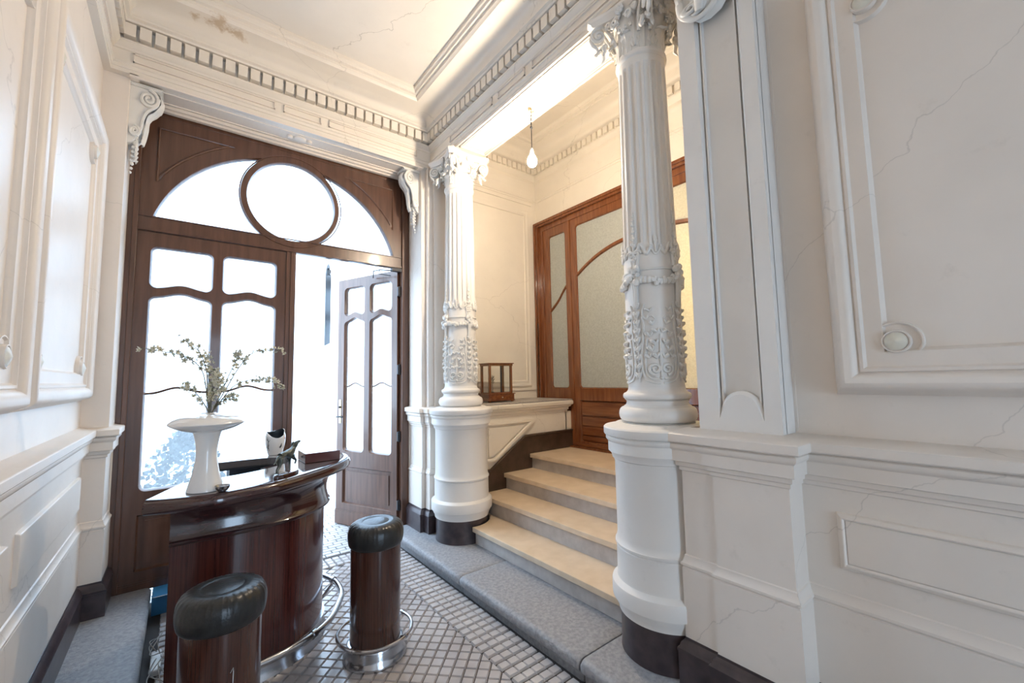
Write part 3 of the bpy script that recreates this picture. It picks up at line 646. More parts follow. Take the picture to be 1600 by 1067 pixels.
        # cusps
        for s in (-1, 1):
            pts = [(c+s*a, z) for a, z in ((.10, 2.06), (.16, 2.14), (.24, 2.18), (.34, 2.16), (.44, 2.125), (.52, 2.135), (.60, 2.16))]
            mb.tube([cyl(p.x, p.y, .004) for p in spline([(a, z, 0) for a, z in pts], 4)], .0095, 6)
            mb.ball(cyl(c+s*.60, 2.160, .006), .010); mb.tube([cyl(p.x, p.y, .004) for p in spline([(c+s*.60, 2.16, 0), (c+s*.72, 2.125, 0), (c+s*.785, 2.12, 0)], 5)], .006, 6)
            for i in range(14):
                th = i/13*2.6*PI; rad = .022*(1-.75*i/13)
                pass
            mb.tube([cyl(c+s*(.13+.022*(1-.75*i/13)*math.cos(i/13*2.6*PI)/.14), 2.13+.022*(1-.75*i/13)*math.sin(i/13*2.6*PI), .010) for i in range(14)], .0055, 6)
        for z, w in ((2.10, .020), (2.14, .018), (2.18, .016), (2.215, .014), (2.25, .012), (2.285, .010), (2.315, .008), (2.34, .006)):
            for s in (-1, 0, 1): mb.ball(cyl(c+s*w/.14*.7, z+rr.uniform(-.008, .008), .008), w*.55, n=7, m=5)
        mb.tube([cyl(c, 2.05, .006), cyl(c, 2.36, .004)], [.009, .003], 6)
        k_ = c+PI/4
        mb.tube([cyl(k_, 2.13, .004), cyl(k_, 2.20, .006), cyl(k_, 2.225, .004)], [.005, .008, .002], 6); mb.ball(cyl(k_-.05, 2.19, .003), .006, n=7, m=5); mb.ball(cyl(k_+.05, 2.19, .003), .006, n=7, m=5)
    mb.lathe([(.139, 2.038), (.147, 2.041), (.148, 2.047), (.139, 2.052)], n=64)
    build('garland', mb, M['ornament'], parent=t, local=True)
    # capital
    mb = MB(); mb.lathe([(.0, 3.268), (.126, 3.268), (.124, 3.30), (.128, 3.40), (.150, 3.47), (.168, 3.505), (0, 3.505)], n=48)
    for row, (zb, h, w, cu, off) in enumerate(((3.262, .125, .088, .052, 0), (3.29, .175, .080, .062, PI/8))):
        for k in range(8):
            a = k*PI/4+off; o = Vector((math.cos(a), math.sin(a), 0)); leaf(mb, o*(.127+.004*row)+Vector((0, 0, zb)), o, w, h, cu)
    build('bell', mb, M['ornament'], parent=t, local=True, ang=50)
    mb = MB()
    for k in range(4):
        a = k*PI/2+PI/4; o = Vector((math.cos(a), math.sin(a), 0)); s = Vector((-o.y, o.x, 0)); up = Vector((0, 0, 1))
        for sd in (-1, 1):
            c = o*.232+up*3.452+s*sd*.016
            st = [o*.135+up*3.36+s*sd*.03, o*.165+up*3.43+s*sd*.034, o*.20+up*3.488+s*sd*.026]
            sp = spiral(c, o, up, .048, 1.9, PI*.55, 34, .14, s*sd, -.004)
            # clockwise roll outward
            sp = [c+o*(.048*(1-.86*(i/34)**.85)*math.cos(PI*.6-1.9*2*PI*i/34))+up*(.048*(1-.86*(i/34)**.85)*math.sin(PI*.6-1.9*2*PI*i/34)) for i in range(35)]
            pts = spline(st+[sp[0]], 5)+sp[1:]
            mb.tube(pts, [.0085]*16+[.0078]*(len(pts)-16), 8, sx=1.15, up=tuple(s))
            mb.ball(c, .009)
        for k2 in range(5): mb.ball(o*(.20+.012*k2)+up*(3.395-.012*k2), .014-.001*k2, n=8, m=6)
        for sgn in (-1, 1):
            pts = [o*.19+up*3.40, o*.205+s*sgn*.022+up*3.375, o*.200+s*sgn*.034+up*3.34, o*.215+s*sgn*.03+up*3.315]
            mb.tube(pts, [.012, .014, .010, .003], 7)
        mb.tube([o*.268+up*3.48, o*.275+up*3.44, o*.262+up*3.405, o*.24+up*3.385, o*.235+up*3.36], [.008, .011, .012, .009, .003], 7)
    build('volute', mb, M['ornament'], parent=t, local=True)
    mb = MB()
    for k in range(4):
        a = k*PI/2; o = Vector((math.cos(a), math.sin(a), 0)); s = Vector((-o.y, o.x, 0)); up = Vector((0, 0, 1))
        for sd in (-1, 1):
            for (u, v, r) in ((.045, 3.455, .024), (.085, 3.47, .018)):
                pts = [o*(.170)+s*sd*(u+r*(1-.8*i/24)*math.cos(-PI/2+2.6*PI*i/24))+up*(v+r*(1-.8*i/24)*math.sin(-PI/2+2.6*PI*i/24)) for i in range(25)]
                mb.tube(pts, .007, 6)
        for i in range(7):
            b = 2*PI*i/7; mb.ball(o*.182+s*.018*math.cos(b)+up*(3.505+.018*math.sin(b)), .011, n=8, m=6)
        mb.ball(o*.190+up*3.505, .012, n=8, m=6)
        for i in range(16):
            b = a+rr.uniform(-.7, .7); z = rr.uniform(3.36, 3.49); acanthus(mb, (.158*math.cos(b), .158*math.sin(b), z), (math.cos(b), math.sin(b), .1), .034, rr, 3)
    build('flower_ornament', mb, M['ornament'], parent=t, local=True)
    # abacus: concave sides, cut corners
    def ab(rc, m, n=10):
        out = []
        for k in range(4):
            a = k*PI/2+PI/4; o = Vector((math.cos(a), math.sin(a))); s = Vector((-o.y, o.x)); out += [o*rc-s*.022, o*rc+s*.022]
            b0 = out[-1]; a2 = a+PI/2; o2 = Vector((math.cos(a2), math.sin(a2))); s2 = Vector((-o2.y, o2.x)); b1 = o2*rc-s2.normalized()*.022
            mid = Vector((math.cos(a+PI/4), math.sin(a+PI/4)))*m; ctl = mid*2-(b0+b1)/2
            for i in range(1, n): tt = i/n; out.append(b0*(1-tt)**2+ctl*2*tt*(1-tt)+b1*tt*tt)
        return [(p.x, p.y) for p in out]
    mb = MB(); lay = [(ab(.262, .158), 3.503), (ab(.270, .163), 3.512), (ab(.272, .165), 3.520), (ab(.286, .172), 3.528), (ab(.290, .176), 3.533), (ab(.290, .176), 3.5495)]
    n = len(lay[0][0]); vs = [(x, y, z) for l, z in lay for x, y in l]
    fs = [(a*n+i, a*n+(i+1) % n, (a+1)*n+(i+1) % n, (a+1)*n+i) for a in range(len(lay)-1) for i in range(n)]
    for a in (0, len(lay)-1): fs += [tuple(a*n+i for i in tr) for tr in tessellate_polygon([[Vector((x, y, 0)) for x, y in lay[a][0]]])]
    mb.add(vs, fs); build('abacus', mb, M['plaster_col'], parent=t, local=True, ang=30)
    return t
col_a = make_column('white fluted column at the far end of the steps, beside the wooden entrance'); col_a.location = (2.0, 3.32, 0)
copy_tree(col_a, loc=(2.0, 1.312, 0), label='large white fluted column at the near end of the steps')
# ================================================================== SCROLL CONSOLES
def make_console(label):
    # local: protrudes along +X from wall plane x=0, thickness along Y (0..w), z 0 top .. negative
    t = thing('scroll_console', label, 'bracket', (0, 0, 0), 'carved scroll brackets'); w = .15
    mb = MB(); prof = [(0, -.10), (0, -.012), (.13, -.012), (.155, -.03), (.165, -.06), (.155, -.10), (.12, -.135), (.09, -.17), (.075, -.21), (.070, -.26), (.055, -.31), (.03, -.36), (0, -.38)]
    pp = [(p.x, p.y) for p in spline([(a, b, 0) for a, b in prof], 3, closed=False)]
    mb.prism(pp, .012, w-.012, T=lambda u, v, q: (u, q, v))
    mb.box(0, .175, -.006, w+.006, -.014, 0); mb.box(0, .185, -.012, w+.012, -.006, .0)
    build('bracket_body', mb, M['ornament'], parent=t, local=True, bevel=.003)
    for y in (.006, w-.006):
        mb = MB()
        for (cx_, cz_, r) in ((.105, -.075, .062), (.036, -.30, .034)):
            pts = [Vector((cx_+r*(1-.85*(i/40)**.8)*math.cos(PI*.5-4.2*PI*i/40), y, cz_+r*(1-.85*(i/40)**.8)*math.sin(PI*.5-4.2*PI*i/40))) for i in range(41)]
            mb.tube(pts, [.012*(1-.3*i/40) for i in range(41)], 7)
        mb.tube(spline([(.165, y, -.06), (.15, y, -.11), (.10, y, -.16), (.078, y, -.22), (.072, y, -.27), (.05, y, -.33)], 5), .010, 7)
        build('scroll', mb, M['ornament'], parent=t, local=True)
    mb = MB(); r = random.Random(2)
    # leaf down the front and pendant of drops
    vs = []; nu, nv = 22, 8
    base = spline([(.160, 0, -.02), (.180, 0, -.06), (.168, 0, -.11), (.125, 0, -.155), (.10, 0, -.20), (.095, 0, -.26), (.085, 0, -.32), (.075, 0, -.36)], 3)
    for i, p in enumerate(base):
        tt = i/(len(base)-1); ww = (w*.42)*(1+.25*math.sin(tt*9*PI/2*2))*(1-.55*tt)
        for j in range(nv+1): s = (j/nv-.5)*2; vs.append((p.x+.012-.02*s*s+.004*math.cos(4*PI*s), w/2+ww*s, p.z))
    m_ = nv+1; mb.add(vs, [(i*m_+j, i*m_+j+1, (i+1)*m_+j+1, (i+1)*m_+j) for i in range(len(base)-1) for j in range(nv)])
    for k in range(10):
        z = -.30-.027*k; sz = .026*(1-.06*k)
        mb.ball((.055-.004*k, w/2+r.uniform(-.012, .012), z), sz*.75, n=9, m=6)
        if k < 7:
            for s in (-1, 1): mb.ball((.045-.004*k, w/2+s*(.032-.003*k), z-.008), sz*.6, n=8, m=6); mb.tube([(.03, w/2, z), (.05, w/2+s*.03, z+.006), (.045, w/2+s*(.052-.004*k), z-.012)], [.006, .010, .003], 6)
    build('leaf_pendant', mb, M['ornament'], parent=t, local=True, ang=50)
    return t
c0 = make_console('small carved white scroll bracket on the left jamb above the entrance'); c0.location = (-.345, 3.67, 3.535); c0.scale = (.92, 1, 1.1)
c1 = copy_tree(c0, loc=(1.775, 3.84, 3.535), label='carved white scroll bracket between the wooden fanlight and the far column', rotz=PI); 
c2 = copy_tree(c0, loc=(1.87, .92, 3.42), label='carved white scroll bracket at the head of the near pilaster, cut by the photo top', rotz=PI)
c2.scale = (1.0, 1.7, .88)
c2.location = (1.8695, .975, 3.55)

for ch in [o for o in bpy.data.objects if o.parent == c2 and o.name.startswith('leaf_pendant')]: bpy.data.objects.remove(ch)
mb = MB(); w = .15
for (cy, cz, r_, dirn, tb) in ((.040, -.40, .036, 1, .012), (.108, -.33, .034, -1, .012), (.045, -.24, .040, -1, .011), (.112, -.20, .034, 1, .010)):
    pts = [(.045+.018*math.sin(i/30*2), cy+dirn*r_*(1-.82*i/30)*math.cos(-PI*.6+3.6*PI*i/30), cz+r_*(1-.82*i/30)*math.sin(-PI*.6+3.6*PI*i/30)) for i in range(31)]
    mb.tube(pts, [tb*(1-.4*i/30) for i in range(31)], 8)
mb.tube(spline([(.03, .010, -.22), (.05, .004, -.32), (.05, .015, -.41), (.045, .05, -.46), (.04, .09, -.44), (.045, .135, -.36), (.045, .150, -.25)], 5), .012, 8)
mb.lathe([(0, -.47), (.03, -.455), (.055, -.40), (.062, -.33), (.058, -.22), (0, -.18)], .0, .075, 24)
lobes = spline([(.06, .06, -.44), (.085, .075, -.36), (.09, .08, -.27), (.12, .075, -.18)], 5); mb.tube(lobes, [.010+.012*math.sin(PI*i/len(lobes)) for i in range(len(lobes))], 8)
mb.v = [(max(.0005, x), y, z) for x, y, z in mb.v]
build('curled_leaf', mb, M['ornament'], parent=c2, local=True, ang=50)
# ================================================================== ENTRANCE DOOR (frame, fanlight, two leaves)
def bump_(t): return (.5-.5*math.cos(2*PI*t))**1.4
def pane(u0, u1, z0, z1, wb=0.0, wt=0.0, rc=.035, n=24):
    pts = []; W = u1-u0
    def zb(u): return z0+wb*bump_((u-u0)/W)
    def zt(u): return z1+wt*bump_((u-u0)/W)
    for k in range(6): a = PI+PI/2*k/5; pts.append((u0+rc+rc*math.cos(a), z0+rc+rc*math.sin(a)))
    for i in range(1, n): u = u0+rc+(W-2*rc)*i/n; pts.append((u, zb(u)-(wb*bump_(rc/W))*(0)))
    for k in range(6): a = -PI/2+PI/2*k/5; pts.append((u1-rc+rc*math.cos(a), z0+rc+rc*math.sin(a)))
    for k in range(6): a = PI/2*k/5; pts.append((u1-rc+rc*math.cos(a), z1-rc+rc*math.sin(a)))
    for i in range(1, n): u = u1-rc-(W-2*rc)*i/n; pts.append((u, zt(u)))
    for k in range(6): a = PI/2+PI/2*k/5; pts.append((u0+rc+rc*math.cos(a), z1-rc+rc*math.sin(a)))
    return pts
def make_leaf(parent, name, T, W, cols, z0, z1, glass, th=.045, handle=None):
    # T(u, z, w): u along leaf from hinge, w thickness outward
    lf = MB(); holes = []
    for a, b in cols: holes += [pane(a, b, 2.208, 2.495, wb=.030), pane(a, b, .770, 2.128, wt=.034)]
    pu0, pu1 = cols[0][0]+.0, cols[-1][1]
    holes.append([(pu0, .240), (pu1, .240), (pu1, .595), (pu0, .595)])
    lf.plate([(0, z0), (W, z0), (W, z1), (0, z1)], holes, 0, th, T, ch=.010)
    o = build(name, lf, M['wood_far'], parent=parent)
    p = MB(); p.plate([(pu0, .240), (pu1, .240), (pu1, .595), (pu0, .595)], [], .022, .034, T); p.plate([(pu0+.035, .275), (pu1-.035, .275), (pu1-.035, .56), (pu0+.035, .56)], [], .014, .024, T)
    build('lower_panel', p, M['wood_far'], parent=o, smooth=False)
    k = MB(); k.plate([(.0, z0+.004), (W, z0+.004), (W, .150), (.0, .150)], [], -.010, .0, T); k.plate([(0, .15), (W, .15), (W, .162), (0, .162)], [], -.006, 0, T); build('kick_board', k, M['wood_far'], parent=o, smooth=False)
    for a, b in cols:
        g = MB(); g.plate([(a-.008, 2.19), (b+.008, 2.19), (b+.008, 2.505), (a-.008, 2.505)], [], .024, .028, T); build('glass_pane', g, M['glass'], parent=o, smooth=False)
        g = MB(); g.plate([(a-.008, .762), (b+.008, .762), (b+.008, 2.185), (a-.008, 2.185)], [], .024, .028, T); build('glass_pane', g, glass, parent=o, smooth=False)
        bar = MB(); bar.tube([T(a-.004+(b-a+.008)*i/24, 1.436+.038*bump_(i/24), .026) for i in range(25)], .0085, 8); build('glazing_bar', bar, M['wood_far'], parent=o)
    return o
door = thing('door_1', 'large brown wooden entrance with arched fanlight and round centre window', 'door', (.705, 3.95, .0), kind='structure'); del door['category']; del door['label']
TD = lambda u, v, w: (u, 3.95+w, v)
# fixed frame with fanlight
C0 = (.705, 2.455); RA = .945; C1 = (.710, 3.055); RO = .398; RI = .338; ZT = 2.732
circ_h = [(C1[0]+RI*math.cos(2*PI*k/64), C1[1]+RI*math.sin(2*PI*k/64)) for k in range(64)]
def seg(side):
    # glass area between arch, ring and transom
    best = None
    for k in range(2000):
        a = PI/2+PI/2*k/2000; x = C1[0]+RO*math.cos(a); z = C1[1]+RO*math.sin(a)
        if math.hypot(x-C0[0], z-C0[1]) <= RA-.004: best = a; break
    ang_t = math.atan2(C1[1]+RO*math.sin(best)-C0[1], C1[0]+RO*math.cos(best)-C0[0])
    a_end = math.asin((ZT-C0[1])/RA); pts = []
    for k in range(41): a = ang_t+((PI-a_end)-ang_t)*k/40; pts.append((C0[0]+RA*math.cos(a), C0[1]+RA*math.sin(a)))
    b_end = PI+math.asin((C1[1]-ZT)/RO)
    for k in range(25): b = b_end+(best-b_end)*k/24; pts.append((C1[0]+RO*math.cos(b), C1[1]+RO*math.sin(b)))
    if side > 0: pts = [(2*C0[0]-x, z) for x, z in pts]
    return pts
def spandrel(side):
    pts = [(-.195, 3.40)]; pts.append((.27, 3.403)); R2 = 1.055
    for k in range(13):
        a = math.atan2(3.403-C0[1]-.02, .24-C0[0])+(math.atan2(2.985-C0[1], -.190-C0[0])-math.atan2(3.383-C0[1], .24-C0[0]))*k/12
        pts.append((C0[0]+R2*math.cos(a), C0[1]+R2*math.sin(a)))
    pts = [(x, z) for x, z in pts if x >= -.196]; pts.append((-.195, 2.99))
    q = []
    for p in pts:
        if not q or math.hypot(p[0]-q[-1][0], p[1]-q[-1][1]) > 1e-3: q.append(p)
    if side > 0: q = [(2*C0[0]-x, z) for x, z in q]
    return q
mb = MB(); mb.plate([(-.300, 2.609), (1.712, 2.609), (1.712, 3.545), (-.300, 3.545)], [circ_h, seg(-1), seg(1)], 0, .05, TD, ch=.008)
fan = build('fanlight', mb, M['wood_far'], parent=door)
mb = MB()
for s in (-1, 1):
    sp = spandrel(s); mb.tube([TD(x, z, .0) for x, z in sp], .010, 8, closed=True)
mb.tube([TD(x, z, -.001) for x, z in [(C1[0]+RO*math.cos(2*PI*k/64), C1[1]+RO*math.sin(2*PI*k/64)) for k in range(64)]], .005, 6, closed=True)
mb.box(-.30, 1.712, 3.936, 3.951, 2.612, 2.626); mb.box(-.30, 1.712, 3.940, 3.951, 2.715, 2.722); mb.box(-.30, 1.712, 3.942, 3.951, 3.492, 3.50)
build('fanlight_moulding', mb, M['wood_far'], parent=fan)
for nm, lp in (('round_pane', circ_h), ('fan_pane', seg(-1)), ('fan_pane', seg(1))):
    mb = MB(); mb.plate(lp, [], .022, .026, TD); build(nm, mb, M['glass'], parent=fan, smooth=False)
mb = MB(); mb.box(-.372, -.300, 3.935, 4.04, .12, 3.545); mb.box(1.700, 1.775, 3.935, 4.04, .12, 3.545); mb.box(-.318, -.287, 3.928, 3.985, .12, 3.545); mb.box(-.30, .70, 3.998, 4.03, 2.58, 2.64); mb.box(-.31, -.26, 3.998, 4.03, .1, 2.64); mb.box(1.700, 1.722, 3.928, 3.95, .12, 3.545)
mb.box(-.372, -.28, 3.95, 4.04, .0, .13); mb.box(1.70, 1.78, 3.95, 4.04, 0, .13); mb.box(-.36, 1.775, 3.945, 4.03, 3.49, 3.56)
build('jamb', mb, M['wood_far'], parent=door, smooth=False, bevel=.004)
lf = make_leaf(door, 'fixed_leaf', lambda u, v, w: (-.290+u, 3.956+w, v), .972, [(.090, .445), (.525, .880)], .10, 2.606, M['frost_clear'])
mb = MB(); mb.box(.668, .742, 3.944, 4.012, .02, 2.608); mb.box(.700, .728, 3.934, 3.945, .02, 2.608); build('meeting_stile', mb, M['wood_far'], parent=lf, smooth=False, bevel=.004)
H0 = Vector((1.672, 3.985)); H1 = Vector((1.335, 4.79)); e_ = (H1-H0).normalized(); n2_ = Vector((e_.y, -e_.x))
TO = lambda u, v, w: (H0.x+e_.x*u+n2_.x*w, H0.y+e_.y*u+n2_.y*w, v)
ol = make_leaf(door, 'open_leaf', TO, .872, [(.085, .380), (.475, .768)], .012, 2.600, M['glass'])
mb = MB(); mb.plate([(.805, 1.05), (.838, 1.05), (.838, 1.30), (.805, 1.30)], [], -.004, 0, TO); lp = build('lock_plate', mb, M['brass'], parent=ol, smooth=False)
mb = MB(); mb.tube([TO(.822, 1.12, 0), TO(.822, 1.12, -.045), TO(.76, 1.122, -.052), TO(.725, 1.12, -.05)], .008, 8); mb.ball(TO(.822, 1.22, -.008), .012); build('handle', mb, M['iron'], parent=ol)
for z in (2.38, 1.60, .95, .30):
    mb = MB(); mb.lathe([(0, z-.05), (.010, z-.05), (.010, z+.05), (0, z+.05)], 1.690, 3.965, 12); mb.box(1.672, 1.712, 3.960, 3.985, z-.045, z+.045); build('hinge', mb, M['iron'], parent=ol, smooth=False)
mb = MB(); mb.box(1.60, 1.70, 3.935, 3.985, 2.575, 2.605); mb.tube([(1.66, 3.96, 2.585), (1.50, 4.02, 2.585), (1.47, 4.10, 2.585), (1.53, 4.27, 2.56)], .006, 6); mb.tube([(1.50, 4.02, 2.585), (1.50, 4.02, 2.545), (1.62, 4.03, 2.545)], .005, 6); build('door_closer', mb, M['iron'], parent=ol, smooth=False)
# ================================================================== STAIR DOOR (varnished wood, frosted glass)
sd = thing('door_2', None, None, (3.50, 2.315, .715), kind='structure')
TS = lambda u, v, w: (3.50+w, u, v)
mb = MB(); mb.plate([(.70, .716), (3.93, .716), (3.93, 3.436), (.70, 3.436)], [[(.765, .735), (3.865, .735), (3.865, 3.370), (.765, 3.370)]], -.045, .09, TS)
mb.plate([(.71, .716), (3.92, .716), (3.92, 3.425), (.71, 3.425)], [[(.735, .730), (3.895, .730), (3.895, 3.395), (.735, 3.395)]], -.060, -.04, TS)
build('frame', mb, M['wood_stair'], parent=sd, smooth=False, bevel=.003)
def arc_z(y):                                       # big art-nouveau arch over the centre
    q = abs(y-2.38)/1.0
    return 2.895-.30*q**2.3 if q < 2 else 0
def side_light(y0, y1, sgn):
    m = MB(); a, b = y0, y1
    def cz(y): return 2.555-.62*((abs(y-2.315)-1.11)/.30)**.9*.36 if abs(y-2.315) > 1.11 else 2.555
    gy0, gy1 = (3.435, 3.700) if sgn > 0 else (.930, 1.195)
    cv = [(2.555, 0), (2.50, .2), (2.42, .45), (2.36, .7), (2.30, 1.0)]
    near, far_ = (gy0, gy1) if sgn > 0 else (gy1, gy0)
    K = [(near+(far_-near)*t, z) for z, t in cv]
    K = [(p.x, p.y) for p in spline([(x, z, 0) for x, z in K], 4)]
    up = [(x, z+.018) for x, z in K]; lo = [(x, z-.022) for x, z in K]
    rc = .03
    def rnd_c(cx, cz_, a0): return [(cx+rc*math.cos(a0+PI/2*k/4), cz_+rc*math.sin(a0+PI/2*k/4)) for k in range(5)]
    lo_, hi_ = min(gy0, gy1), max(gy0, gy1)
    top = (up if up[0][0] < up[-1][0] else list(reversed(up)))+rnd_c(hi_-rc, 3.205-rc, 0)+rnd_c(lo_+rc, 3.205-rc, PI/2)
    bot = rnd_c(lo_+rc, 1.376+rc, PI)+rnd_c(hi_-rc, 1.376+rc, -PI/2)+(list(reversed(lo)) if lo[0][0] < lo[-1][0] else lo)
    m.plate([(a, .735), (b, .735), (b, 3.312), (a, 3.312)], [top, bot], 0, .045, TS, ch=.010)
    o = build('side_light', m, M['wood_stair'], parent=sd)
    for lp in (top, bot):
        g = MB(); g.plate(lp, [], .020, .026, TS); build('frosted_pane', g, M['frost'], parent=o, smooth=False)
    return o
side_light(3.405, 3.80, 1); side_light(.83, 1.225, -1)
def center_leaf(a, b, flip):
    m = MB(); g0, g1 = (a+.085, b-.055) if flip > 0 else (a+.055, b-.085)
    n = 30
    def az(y): return {True: 0, False: 0}[False] + (2.900-.245*min(1, abs(y-2.315)/.935)**2.6)
    ys = [g0+(g1-g0)*i/n for i in range(n+1)]; rc = .03
    up = [(y, az(y)+.022) for y in ys]; lo = [(y, az(y)-.024) for y in ys]
    def rc_(cx, cz_, a0): return [(cx+rc*math.cos(a0+PI/2*k/4), cz_+rc*math.sin(a0+PI/2*k/4)) for k in range(5)]
    top = up+rc_(g1-rc, 3.222-rc, 0)+rc_(g0+rc, 3.222-rc, PI/2)
    bot = rc_(g0+rc, 1.377+rc, PI)+rc_(g1-rc, 1.377+rc, -PI/2)+list(reversed(lo))
    m.plate([(a, .735), (b, .735), (b, 3.312), (a, 3.312)], [top, bot, [(g0, .79), (g1, .79), (g1, 1.225), (g0, 1.225)]], .0, .045, TS, ch=.010)
    o = build('door_leaf', m, M['wood_stair'], parent=sd)
    for lp in (top, bot):
        g = MB(); g.plate(lp, [], .020, .026, TS); build('frosted_pane', g, M['frost'], parent=o, smooth=False)
    p = MB(); p.box(3.525, 3.545, g0, g1, .79, 1.225)
    for z0, z1 in ((.80, .848), (.86, .948), (.96, 1.056), (1.07, 1.215)): p.box(3.510, 3.53, g0+.004, g1-.004, z0, z1)
    p.box(3.488, 3.502, a, b, .735, .770)
    build('lower_boards', p, M['wood_stair_h'], parent=o, smooth=False, bevel=.004)
    return o
center_leaf(2.318, 3.34, -1); center_leaf(1.29, 2.312, 1)
mb = MB(); mb.box(3.49, 3.56, 3.34, 3.405, .735, 3.37); mb.box(3.49, 3.56, 1.225, 1.29, .735, 3.37); mb.box(3.49, 3.56, .765, .83, .735, 3.37); mb.box(3.49, 3.56, 3.80, 3.865, .735, 3.37); mb.box(3.488, 3.56, .77, 3.86, 3.312, 3.372)
build('mullion', mb, M['wood_stair'], parent=sd, smooth=False, bevel=.003)
# room beyond the stair door; unseen partition added to keep lamp off far leaf
mb = MB(); mb.box(3.62, 5.9, .3, .4, .6, 3.8); mb.box(3.62, 5.9, 4.2, 4.3, .6, 3.8); mb.box(5.8, 5.9, .3, 4.3, .6, 3.8); mb.box(3.62, 5.9, .3, 4.3, 3.7, 3.8); mb.box(3.60, 5.9, .3, 4.3, .60, .714); mb.box(3.64, 5.8, 2.30, 2.33, .7, 3.7)
build('wall_room_beyond_with_screen', mb, M['niche'], kind='structure', smooth=False)
# ================================================================== OUTSIDE
mb = MB(); mb.box(-7, 10, 9.5, 9.7, 0, 5.0); mb.box(.55, 1.9, 9.44, 9.5, 0, 2.9); mb.box(.45, 2.0, 9.40, 9.5, 2.9, 3.05)
tag(recenter(build('courtyard_wall', mb, M['facade'], smooth=False)), 'glaring white house front seen through the open entrance', 'wall')
mb = MB(); mb.box(1.5, 1.85, 5.0, 9.4, 0, .10); tag(recenter(build('street_kerb', mb, M['paver'], smooth=False, bevel=.01)), 'low pale kerb outside beyond the open door leaf', 'kerb')
ps = thing('potted_shrub', 'blurred bluish shrub in a pot outside behind the rippled door glass', 'plant', (.05, 4.75, 0))
mb = MB(); mb.lathe([(0, 0), (.16, 0), (.20, .30), (.215, .30), (.215, .34), (.19, .34), (0, .32)], .05, 4.75, 28); build('pot', mb, M['clay'], parent=ps)
mb = MB(); r = random.Random(8)
for k in range(900):
    a = r.uniform(0, 2*PI); h = r.uniform(0, 1); rr_ = .30*math.sin(PI*(.15+.8*h))*r.uniform(.3, 1); c = Vector((.05+rr_*math.cos(a), 4.75+rr_*math.sin(a), .36+.72*h)); d = Vector((r.uniform(-1, 1), r.uniform(-1, 1), r.uniform(-.4, 1))).normalized()
    s = d.orthogonal().normalized()*.022; l = d*.06; mb.add([c, c+l*.5+s, c+l, c+l*.5-s], [(0, 1, 2, 3)])
build('leaves', mb, M['foliage'], parent=ps, kind='stuff', smooth=False, weld=False)
mb = MB(); mb.tube([(.05, 4.75, .3), (.06, 4.75, .6), (.04, 4.76, .95)], [.015, .012, .005], 8); build('stem', mb, M['twig'], parent=ps)
# dark arched hanging strip outside
def strip_T(u, v, w):                               # u 0..1 across, v height
    a = Vector((1.075, 4.30)); b = Vector((1.150, 4.40)); e = b-a; return (a.x+e.x*u, a.y+e.y*u+w, v)
hs = thing('hanging_banner', 'narrow dark arched strip hanging outside in the open doorway', 'banner', (1.11, 4.35, 2.66))
pts = [(0, 1.84), (1, 1.875)]+[(1.0-.0*k, 2.40) for k in (0,)]+[(.5+.5*math.cos(PI*k/12), 2.52+.14*math.sin(PI*k/12)) for k in range(13)]+[(0, 2.40)]
mb = MB(); mb.plate(pts, [], 0, .02, strip_T); build('strip', mb, M['iron'], parent=hs, smooth=False)
mb = MB(); mb.tube([strip_T(.5, 2.61, -.01), strip_T(.75, 2.60, -.02), strip_T(.8, 2.57, -.02), strip_T(.6, 2.55, -.02)], .008, 6); mb.tube([strip_T(.5, 2.66, .01), strip_T(.5, 3.1, .01)], .003, 5); build('ring', mb, M['chrome'], parent=hs)
# ================================================================== PENDANT BULB
pb = thing('pendant_bulb', 'bare lit bulb hanging on a thin wire from a hook under the beam', 'lamp', (2.02, 2.29, 3.553))
bx, by = 2.02, 2.29
mb = MB(); mb.lathe([(0, 3.532), (.012, 3.532), (.030, 3.540), (.050, 3.546), (.062, 3.5535), (0, 3.5535)], bx, by, 32); build('ceiling_rose', mb, M['plaster'], parent=pb)
mb = MB(); mb.tube([(bx-.03, by, 3.530), (bx-.015, by, 3.520), (bx, by, 3.512), (bx+.02, by, 3.515), (bx+.028, by+.0, 3.528)], .005, 8); mb.lathe([(0, 3.515), (.014, 3.515), (.014, 3.533), (0, 3.533)], bx-.01, by, 16); build('hook', mb, M['brass'], parent=pb)
mb = MB(); mb.tube([(bx, by, 3.515), (bx-.006, by, 3.49), (bx+.004, by, 3.46), (bx-.003, by, 3.42), (bx, by, 3.385), (bx, by, 3.21)], .003, 6); mb.tube([(bx+.006, by, 3.515), (bx+.008, by, 3.49), (bx-.004, by, 3.45), (bx+.003, by, 3.41), (bx, by, 3.385)], .0028, 6); mb.ball((bx, by, 3.385), .011); build('wire', mb, M['iron'], parent=pb)
mb = MB(); mb.lathe([(0, 3.225), (.008, 3.222), (.013, 3.205), (.013, 3.178), (0, 3.178)], bx, by, 16); build('socket', mb, M['white'], parent=pb)
mb = MB(); mb.lathe([(0, 3.180), (.012, 3.178), (.014, 3.170), (.026, 3.152), (.036, 3.128), (.036, 3.106), (.026, 3.084), (.010, 3.074), (0, 3.073)], bx, by, 24); bo = build('glass_bulb', mb, M['bulb'], parent=pb)
